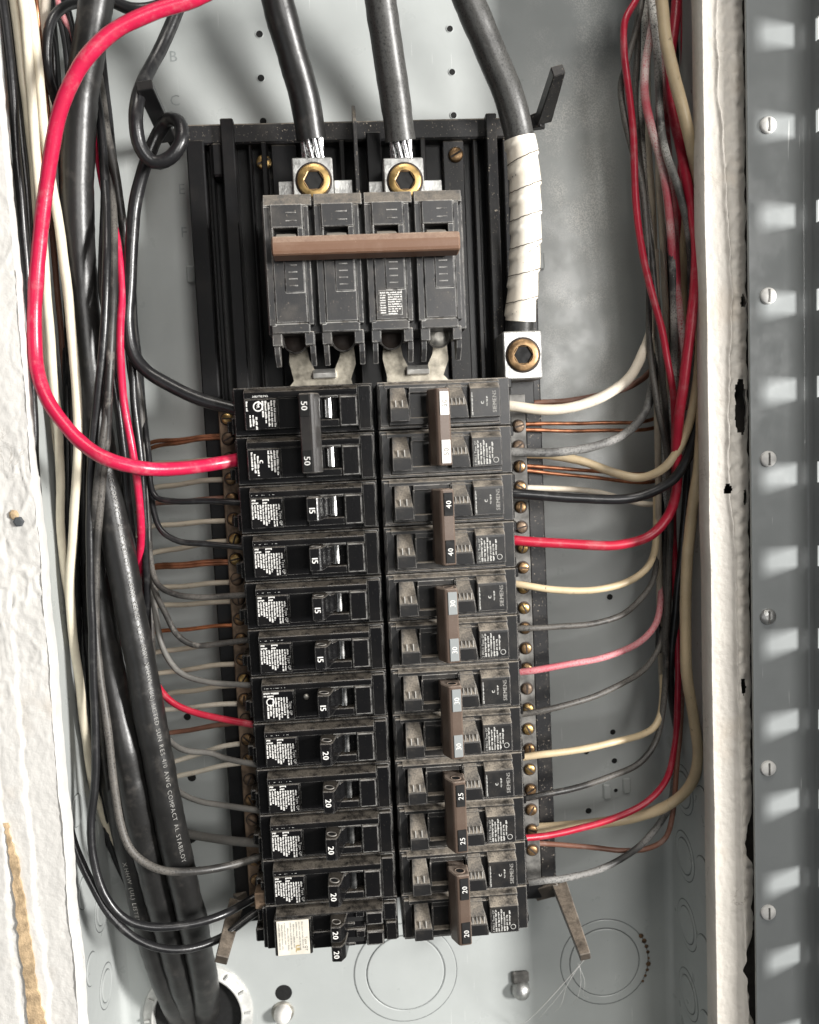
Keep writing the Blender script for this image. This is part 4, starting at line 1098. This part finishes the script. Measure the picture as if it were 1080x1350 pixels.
lw('black_wire', 'glossy black wire second from the plaster edge at upper left', 'black', 2.2, [(7, -20, 4), (13, 30, 4), (20, 100, 4), (27, 170, 6), (34, 235, 10), (39, 300, 14), (42, 380, 18), (44, 470, 22), (48, 560, 24), (55, 660, 26), (62, 750, 30), (70, 850, 36)])
lw('black_wire', 'black wire bending in a hook behind the big cable at top left', 'black', 2.4, [(125, -4, 34), (105, 3, 26), (85, 9, 18), (70, 24, 12), (63, 48, 10), (62, 85, 12), (67, 110, 18), (76, 140, 28), (88, 190, 38)])
lw('black_wire', 'black wire passing under the hook-shaped wire at top left', 'black', 2.0, [(64, 30, 24), (70, 60, 24), (72, 100, 26), (74, 140, 34), (82, 200, 44), (92, 280, 48), (98, 360, 50)])
lw('black_wire', 'black wire crossing the top left corner behind the red wire', 'black', 3.2, [(120, -20, 36), (150, 2, 34), (180, 12, 32), (215, 6, 34), (250, -20, 36)])
for i, (x0, x1, x2, x3) in enumerate(((76, 92, 96, 104), (82, 100, 104, 110), (70, 86, 88, 92))):
    lw('black_wire', ('thin black wire deep behind the big cable, ' + ('left', 'right', 'middle')[i] + ' one of three at top left'), 'black', 1.7, [(x0, -20, 48), (x1, 60, 52), (x1 + 8, 180, 54), (x2 + 8, 330, 56), (x3, 470, 56), (x3 + 6, 600, 60), (x3 + 16, 750, 62)])
lw('red_wire', 'dark pink wire deep in the top left corner', 'pink', 1.7, [(70, -20, 46), (80, 15, 48), (94, 45, 52), (104, 90, 56)])
lw('red_wire', 'thin red wire right of the big cable in the left bundle', 'red', 2.0, [(118, 120, 44), (127, 167, 36), (133, 225, 30), (143, 273, 26), (155, 320, 22), (161, 377, 20), (159, 430, 16), (159, 470, 14), (164, 535, 10), (174, 592, 10), (181, 637, 14), (186, 690, 20), (184, 745, 34), (176, 790, 52), (160, 850, 62)])
lw('black_wire', 'black wire to the right of the big cable at upper left', 'blackdust', 2.3, [(130, 100, 38), (140, 170, 32), (150, 220, 30), (160, 280, 32), (168, 330, 36), (172, 400, 42), (176, 470, 44), (185, 540, 44), (192, 640, 44), (197, 760, 44), (200, 880, 46)])
lw('black_wire', 'black wire hugging the right side of the big cable in the left bundle', 'black', 2.2, [(124, 90, 26), (132, 160, 24), (138, 240, 22), (137, 300, 22), (135, 380, 20), (143, 430, 16), (150, 500, 16), (160, 570, 18), (168, 650, 22), (176, 740, 28), (186, 850, 36), (196, 960, 46)])
lw('black_wire', 'black wire beside the thin red wire on the left', 'black', 2.0, [(120, 60, 56), (132, 170, 50), (146, 270, 40), (153, 350, 32), (160, 410, 30), (172, 470, 26), (178, 540, 24), (185, 600, 24), (190, 670, 26), (193, 760, 32), (196, 860, 44)])
lw('black_wire', 'long black wire down the middle of the left bundle with low outer loop', 'black', 2.2, [(112, -20, 40), (122, 90, 44), (133, 180, 34), (139, 260, 18), (140, 340, 4), (137, 450, 2), (129, 520, 4), (121, 600, 8), (118, 690, 12), (120, 783, 12), (123, 900, 12), (126, 1000, 10), (124, 1045, 8), (120, 1085, 6), (123, 1130, 4), (139, 1180, 2), (166, 1211, 2), (200, 1222, 4), (250, 1219, 8), (293, 1206, 16), (327, 1188, 28), (362, 1166, 34)])
lw('black_wire', 'dusty black wire, upper of the loops crossing the feeder cables at lower left', 'blackdust', 2.1, [(116, -20, 50), (128, 110, 48), (141, 200, 38), (150, 300, 20), (148, 400, 6), (144, 500, 2), (140, 580, 6), (133, 660, 10), (127, 750, 14), (127, 840, 16), (133, 900, 14), (143, 967, 10), (151, 1040, 8), (159, 1090, 6), (172, 1120, 4), (192, 1138, 4), (217, 1148, 4), (267, 1147, 8), (317, 1138, 18), (352, 1127, 24), (366, 1122, 26)])
for i, (x, y0, y1) in enumerate(((94, 380, 1000), (108, 470, 1000), (88, 560, 960), (116, 620, 1050))):
    lw('black_wire', 'black wire in the dark middle of the left bundle, ' + ('first', 'second', 'third', 'fourth')[i] + ' from its top', 'black', 2.3, [(x, y0 - 100, 50), (x + 2, y0, 40), (x + 4, (y0 + y1) / 2, 36 + 4 * i), (x + 14, y1 - 60, 50), (x + 30, y1 + 60, 64), (175, 1180, 67), (215, 1290, 68)])
lw('copper_wire', 'bare copper wire deep behind the cream wires at top left', 'copperhi', 1.1, [(24, -20, 16), (30, 40, 16), (40, 130, 20), (48, 220, 26), (54, 320, 34), (62, 430, 44), (72, 560, 56)])
lw('brown_wire', 'brown wire behind the cream wires at upper left', 'brownw', 1.6, [(44, -20, 22), (50, 60, 22), (58, 150, 26), (64, 230, 30), (70, 320, 36), (79, 420, 46), (90, 560, 56), (98, 700, 64)])
lw('black_wire', 'slim black wire left of the big cable at upper left', 'black', 1.9, [(66, -20, 36), (74, 80, 34), (80, 180, 32), (84, 290, 34), (88, 400, 38), (92, 520, 44), (96, 660, 50), (104, 800, 56)])
lw('black_wire', 'slim glossy black wire right of the thin red wire in the left bundle', 'black', 1.7, [(134, 60, 50), (148, 190, 46), (160, 290, 42), (166, 380, 38), (168, 460, 34), (180, 540, 32), (188, 640, 32), (191, 760, 38), (194, 880, 50)])
lw('black_wire', 'dusty black wire crossing the big cable below the red one', 'blackdust', 1.9, [(150, 330, 26), (147, 420, 10), (146, 480, 4), (138, 560, 4), (128, 640, 8), (123, 740, 16), (126, 860, 24), (134, 960, 34), (144, 1050, 44)])
# wires crossing to the left breakers
GB = 'black wires entering the left breakers'
brk = [
 ('slot2', 'black', [(168, 300, 60), (178, 420, 60), (189, 540, 48), (196, 600, 34), (199, 640, 30), (206, 655, 28), (232, 661, 24), (282, 661, 18), (326, 663, 17)], 'into the topmost 15-amp breaker'),
 ('slot3', 'black', [(172, 380, 62), (184, 480, 60), (193, 580, 50), (198, 640, 38), (203, 675, 32), (213, 699, 28), (236, 713, 24), (272, 717, 20), (330, 723, 17)], 'into the second 15-amp breaker'),
 ('slot4', 'blackdust', [(196, 700, 46), (200, 750, 36), (209, 772, 30), (228, 783, 26), (262, 787, 22), (336, 783, 17)], 'into the third 15-amp breaker'),
 ('slot5', 'blackdust', [(197, 720, 46), (203, 775, 36), (218, 808, 30), (235, 838, 26), (254, 850, 24), (292, 848, 20), (340, 842, 17)], 'into the fourth 15-amp breaker'),
 ('slot6', 'greyw', [(198, 760, 46), (206, 815, 36), (216, 858, 32), (236, 886, 28), (272, 899, 24), (342, 904, 17)], 'into the 15-amp breaker with rivet'),
 ('slot8', 'greyw', [(208, 940, 46), (220, 972, 38), (240, 988, 30), (276, 992, 26), (302, 1001, 22), (350, 1010, 17)], 'near the second 20-amp breaker'),
 ('slot9', 'greyw', [(222, 1020, 50), (236, 1043, 40), (262, 1056, 32), (302, 1063, 24), (352, 1071, 17)], 'into the third 20-amp breaker'),
 ('slot10', 'greyw', [(232, 1095, 56), (256, 1101, 52), (290, 1106, 44), (330, 1111, 34), (352, 1112, 28)], 'beside the lowest 20-amp breaker'),
]
for nm, mt, pts, tx in brk:
    wire('black_wire', 'thin ' + ('dusty grey' if mt == 'greyw' else 'dusty black' if mt == 'blackdust' else 'black') + ' wire curving right from the left bundle ' + tx, mt, 1.65 if nm != 'slot10' else 2.6, pts, group=GB)
wire('red_wire', 'thin red wire curving from the left bundle into the topmost 20-amp breaker', 'reddark', 1.9, [(192, 850, 46), (200, 888, 38), (210, 908, 32), (228, 926, 28), (262, 941, 24), (306, 950, 20), (340, 956, 17)])
gw = [(205, 588, 296, 577, 'copper'), (203, 582, 297, 574, 'copper'), (200, 612, 298, 606, 'beige'), (203, 643, 300, 632, 'beige'), (203, 664, 318, 656, 'brownw'), (200, 694, 303, 686, 'beige'), (200, 729, 307, 713, 'beige'), (203, 749, 309, 742, 'copper'), (203, 746, 309, 739, 'copper'),
      (205, 775, 311, 767, 'beige'), (204, 799, 313, 793, 'beige'), (206, 833, 315, 824, 'copperhi'), (203, 860, 317, 847, 'beige'), (203, 889, 319, 875, 'beige'), (207, 938, 322, 927, 'dirtywhite'), (215, 968, 323, 953, 'brownw'), (222, 1007, 324, 980, 'dirtywhite'), (226, 1025, 326, 1006, 'dirtywhite'), (222, 915, 322, 903, 'beige')]
words = ['topmost', 'second', 'third', 'fourth', 'fifth', 'sixth', 'seventh', 'eighth', 'ninth', 'tenth', 'eleventh', 'twelfth', 'thirteenth', 'fourteenth', 'fifteenth', 'sixteenth', 'seventeenth', 'eighteenth', 'nineteenth', 'twentieth']
for i, (u0, v0, u1, v1, mt) in enumerate(sorted(gw, key=lambda g: g[3])):
    nm = {'copper': 'bare copper', 'copperhi': 'bright bare copper', 'beige': 'beige', 'brownw': 'brown', 'dirtywhite': 'dusty cream'}[mt]
    wire('ground_wire', f'{nm} wire entering the left ground bar, {words[i]} from its top', mt, 1.15 if 'copper' in mt else 1.5,
         [(u0 - 22, v0 + 12, 56), (u0, v0, 50), (u0 + (u1 - u0) * .35, v0 + (v1 - v0) * .45 + 1, 46), (u0 + (u1 - u0) * .7, v0 + (v1 - v0) * .85, 43), (u1, v1, 41), (u1 + 8, v1 - 1, 41)], group='wires into the left ground bar', n=8)

# right bundle
GR = 'wires in the right gutter'
def rw(name, label, mat, r, pts, **k): return wire(name, label, mat, r, pts, group=GR, **k)
rw('red_wire', 'thin red wire at the left edge of the right bundle', 'reddark', 1.9, [(846, -20, 20), (838, 0, 20), (824, 27, 18), (823, 67, 18), (828, 113, 20), (835, 180, 20), (838, 240, 20), (841, 290, 20), (849, 343, 18), (863, 400, 16), (874, 440, 14), (881, 480, 12), (888, 520, 14), (890, 570, 22), (888, 640, 34), (888, 697, 38), (890, 763, 40), (894, 860, 38), (894, 910, 36), (890, 983, 36), (879, 1027, 34), (853, 1057, 32), (803, 1082, 28), (753, 1095, 24), (715, 1103, 20), (690, 1106, 17)])
rw('red_wire', 'thick dark red wire of the right bundle ending in the 40-amp breaker', 'reddark', 2.75, [(893, -20, 22), (892, 0, 22), (889, 35, 20), (884, 83, 18), (885, 130, 16), (897, 193, 12), (910, 260, 8), (918, 317, 4), (918, 367, 2), (912, 420, 2), (904, 490, 4), (896, 547, 8), (892, 590, 14), (893, 640, 18), (883, 677, 20), (857, 706, 20), (817, 718, 18), (767, 718, 17), (717, 715, 16), (680, 712, 16), (668, 711, 17)])
rw('cream_wire', 'longest thick cream wire down the right edge, turning left at the bottom', 'tan', 3.1, [(868, -20, 6), (872, 0, 6), (877, 50, 4), (887, 93, 2), (900, 143, 0), (912, 193, 4), (921, 240, 8), (926, 300, 10), (927, 383, 10), (927, 450, 10), (926, 530, 10), (922, 613, 8), (911, 685, 12), (906, 747, 14), (904, 813, 16), (905, 880, 16), (915, 950, 18), (920, 993, 20), (912, 1032, 24), (887, 1058, 30), (837, 1077, 36), (770, 1088, 38), (720, 1091, 38), (700, 1092, 38)])
rw('cream_wire', 'cream wire swinging left under the grey wire to the neutral bar', 'tan', 2.5, [(922, 200, 22), (924, 300, 20), (924, 400, 18), (922, 470, 14), (918, 515, 12), (908, 560, 12), (891, 598, 14), (870, 621, 20), (843, 630, 26), (810, 623, 30), (767, 608, 34), (725, 600, 38), (692, 598, 40)])
rw('white_wire', 'dusty white wire curving into the top right double breaker', 'dirtywhite', 2.9, [(862, 330, 40), (863, 400, 36), (858, 440, 32), (848, 466, 28), (830, 497, 24), (800, 520, 20), (760, 536, 18), (717, 540, 16), (680, 536, 16), (664, 534, 18)])
rw('grey_wire', 'dusty grey stranded wire curving into second pole of the top right breaker', 'sprayline', 2.4, [(858, 400, 44), (862, 460, 38), (859, 515, 30), (850, 543, 26), (827, 570, 22), (790, 587, 18), (733, 596, 16), (690, 596, 16), (668, 595, 18)])
rw('black_wire', 'thick black wire curving into the 40-amp double breaker', 'black', 2.8, [(922, 420, 22), (921, 500, 18), (917, 560, 14), (907, 603, 12), (890, 630, 14), (863, 647, 16), (830, 657, 18), (767, 657, 18), (710, 653, 17), (680, 651, 17), (666, 650, 18)])
rw('cream_wire', 'thin cream wire curving into the upper 30-amp double breaker', 'tan', 2.0, [(866, 650, 46), (866, 700, 38), (863, 727, 32), (853, 749, 26), (830, 766, 22), (783, 778, 18), (733, 777, 16), (690, 771, 16), (674, 769, 18)])
rw('black_wire', 'thin black wire curving into second pole of the upper 30-amp breaker', 'blackdust', 1.7, [(866, 690, 50), (866, 735, 42), (862, 762, 36), (850, 784, 30), (823, 809, 24), (783, 822, 20), (733, 826, 17), (690, 828, 16), (676, 828, 18)])
rw('red_wire', 'dusty pink wire curving into the lower 30-amp double breaker', 'pink', 1.9, [(872, 760, 46), (870, 805, 38), (864, 825, 34), (843, 847, 28), (800, 866, 22), (750, 876, 18), (705, 884, 16), (686, 886, 18)])
rw('black_wire', 'thin black wire curving into second pole of the lower 30-amp breaker', 'blackdust', 1.7, [(874, 810, 48), (870, 850, 40), (852, 880, 32), (823, 900, 26), (787, 917, 22), (753, 928, 18), (715, 937, 16), (688, 942, 18)])
rw('cream_wire', 'thin cream wire curving into the 25-amp double breaker', 'tan', 2.0, [(874, 890, 44), (872, 935, 36), (864, 957, 32), (847, 968, 28), (803, 980, 22), (753, 990, 18), (715, 995, 16), (690, 999, 18)])
rw('black_wire', 'black wire curving into second pole of the 25-amp breaker', 'blackdust', 1.8, [(876, 700, 44), (878, 800, 40), (877, 900, 36), (873, 940, 34), (863, 980, 32), (843, 1006, 28), (803, 1025, 24), (753, 1040, 20), (715, 1048, 17), (692, 1053, 18)])
rw('brown_wire', 'brown wire dropping low and turning left under the red one', 'brownw', 1.5, [(900, 760, 44), (900, 860, 40), (897, 960, 36), (892, 1017, 34), (887, 1073, 32), (876, 1107, 32), (853, 1119, 34), (820, 1121, 36), (770, 1116, 38), (720, 1112, 40), (700, 1111, 40)])
rw('black_wire', 'dusty black wire curving into the bottom right 20-amp breaker', 'sprayline', 1.9, [(893, 960, 52), (890, 1020, 46), (882, 1065, 42), (853, 1107, 36), (820, 1132, 30), (780, 1150, 24), (747, 1157, 20), (715, 1161, 17), (692, 1164, 18)])
rw('brown_wire', 'brown wire behind the dusty white wire at upper right', 'brownw', 1.8, [(872, 440, 50), (858, 488, 46), (835, 507, 44), (793, 521, 42), (750, 528, 41), (715, 531, 41), (688, 534, 41)])
for i, (a, b, mt) in enumerate((((690, 559), (864, 552), 'copper'), ((690, 567), (866, 562), 'copper'), ((692, 614), (868, 622), 'copper'), ((692, 620), (866, 634), 'copper'), ((693, 643), (866, 664), 'dirtywhite'))):
    m_ = ((a[0] + b[0]) / 2, (a[1] + b[1]) / 2 + (2, 3, 3, 2, -6)[i])
    wire('ground_wire', ('bare copper' if mt == 'copper' else 'dusty white') + ' wire entering the right neutral bar, ' + words[i] + ' from its top', mt, 1.1 if mt == 'copper' else 1.7, [(a[0] - 8, a[1], 41), (*a, 41), (*m_, 44), (*b, 50), (b[0] + 16, b[1] - 20, 56)], group='wires into the right neutral bar', n=8)
# vertical runs of the right bundle
rv_ = [('black_wire', 'black wire beside the thin red one at upper right', 'blackdust', 1.7, [(848, -10, 30), (838, 40, 28), (828, 80, 26), (819, 110, 26), (822, 150, 24), (832, 190, 22), (845, 240, 22), (853, 310, 22), (856, 400, 24), (857, 460, 24), (866, 530, 22), (878, 590, 24), (884, 660, 30), (882, 760, 34), (876, 860, 38)]),
 ('grey_wire', 'grey overspray covered wire second in the right bundle', 'spray', 1.8, [(852, -10, 40), (849, 80, 38), (846, 160, 36), (850, 240, 34), (858, 320, 32), (864, 400, 32), (870, 480, 34), (876, 580, 38), (876, 700, 44)]),
 ('black_wire', 'black wire with heavy white overspray in middle of right bundle', 'spray', 2.1, [(860, -10, 28), (866, 60, 26), (869, 130, 24), (869, 180, 22), (876, 230, 20), (884, 300, 18), (888, 380, 18), (889, 440, 20), (888, 500, 26), (884, 580, 36)]),
 ('red_wire', 'red wire with white overspray bending left at upper right', 'pinkwhite', 2.2, [(866, -20, 32), (862, 20, 28), (856, 55, 22), (851, 85, 18), (850, 125, 16), (858, 165, 14), (870, 205, 14), (879, 250, 14), (884, 300, 16), (888, 350, 18), (897, 420, 18), (903, 470, 20), (902, 540, 28)]),
 ('grey_wire', 'light grey wire crossing over the right bundle', 'spray', 2.0, [(858, -20, 24), (864, 40, 18), (868, 100, 16), (871, 160, 12), (880, 205, 8), (894, 245, 8), (904, 285, 8), (910, 325, 12), (912, 380, 20)]),
 ('cream_wire', 'cream wire behind the thick red one in the right bundle', 'tan', 2.2, [(896, -20, 34), (900, 20, 34), (906, 70, 34), (914, 130, 34), (912, 200, 36), (905, 270, 34), (901, 340, 30), (900, 420, 30), (898, 500, 36), (890, 600, 44)]),
 ('copper_wire', 'bright bare copper wire at the right edge of the bundle', 'copperhi', 1.1, [(916, -10, 20), (922, 80, 16), (925, 160, 14), (927, 240, 16), (928, 320, 22)]),
 ('copper_wire', 'dim bare copper wire inside the right bundle', 'copper', 1.1, [(905, -10, 44), (900, 80, 44), (896, 180, 44), (893, 280, 40), (892, 380, 36), (890, 480, 40)]),
 ('beige_wire', 'beige wire running straight down left of the red ones at right', 'beige', 1.8, [(858, -20, 56), (854, 90, 52), (856, 200, 46), (862, 300, 42), (864, 400, 38), (866, 500, 36), (868, 600, 38), (869, 700, 40), (870, 800, 44), (873, 900, 50)]),
 ('black_wire', 'black wire behind the beige one on the right', 'black', 1.9, [(852, -20, 52), (846, 60, 50), (850, 160, 50), (858, 280, 48), (866, 400, 46), (872, 520, 44), (873, 640, 42), (871, 760, 44), (868, 860, 46)]),
 ('black_wire', 'black wire in the shadow right of the thick red one', 'black', 2.4, [(916, 320, 40), (920, 420, 36), (918, 520, 32), (908, 620, 32), (900, 720, 34), (890, 820, 38), (884, 900, 42), (892, 960, 46)]),
 ('black_wire', 'black wire deep at the right side wall', 'black', 2.2, [(884, -10, 52), (886, 100, 52), (884, 220, 52), (882, 340, 52), (884, 460, 54), (886, 600, 56)]),
 ('red_wire', 'dark red wire deep between cream and copper wires at top right', 'reddark', 1.6, [(902, -10, 30), (901, 60, 32), (900, 140, 36), (897, 220, 38), (894, 320, 34), (893, 420, 36), (894, 560, 44)]),
]
rv_ += [
 ('black_wire', 'slim black wire right of the thin red wire near the top right', 'blackdust', 1.7, [(842, -20, 36), (840, 60, 34), (838, 140, 32), (846, 230, 30), (857, 320, 28), (866, 410, 26), (874, 500, 28), (881, 600, 34), (884, 720, 40), (880, 840, 44)]),
 ('white_wire', 'white overspray streaked wire left of the thick red one', 'pinkwhite', 1.8, [(872, -20, 38), (876, 80, 34), (878, 160, 28), (886, 250, 24), (892, 330, 22), (894, 400, 24), (896, 480, 30), (893, 560, 40)]),
 ('black_wire', 'black wire tucked behind the cream wire at top right', 'black', 2.0, [(884, -20, 40), (892, 60, 38), (902, 140, 36), (912, 220, 34), (916, 300, 34), (914, 380, 36), (908, 470, 40), (900, 580, 46)]),
 ('cream_wire', 'pale wire close to the side wall at top right', 'tan', 2.0, [(908, -20, 46), (912, 60, 44), (918, 140, 42), (920, 220, 42), (918, 320, 44), (912, 430, 48)]),
 ('beige_wire', 'beige wire between black ones in the right bundle', 'dirtywhite', 1.8, [(870, 120, 48), (868, 220, 44), (874, 320, 40), (878, 420, 38), (880, 520, 42), (878, 640, 50)]),
]
for nm, lb, mt, r, pts in rv_: rw(nm, lb, mt, r, pts)

mb = MB(); r_ = random.Random(4)
for k in range(5):
    a, b = at(770 - k * 2, 1266 + k, 4 + k), at(688 + 22 * k, 1352 - 9 * k, 66)
    mb.tube(spline([a, a.lerp(b, .35) + Vector((r_.uniform(-3, 3), 0, -3)), a.lerp(b, .7) + Vector((r_.uniform(-3, 3), 0, -4)), b]), .09 if k else .16, 4)
tag(mb.build('cobweb', 'white_ink', None, at(770, 1266, 4)), 'fine pale cobweb threads hanging from the lower right arm', 'cobweb')

SC.cycles.use_denoising = True
SC.cycles.max_bounces = 8
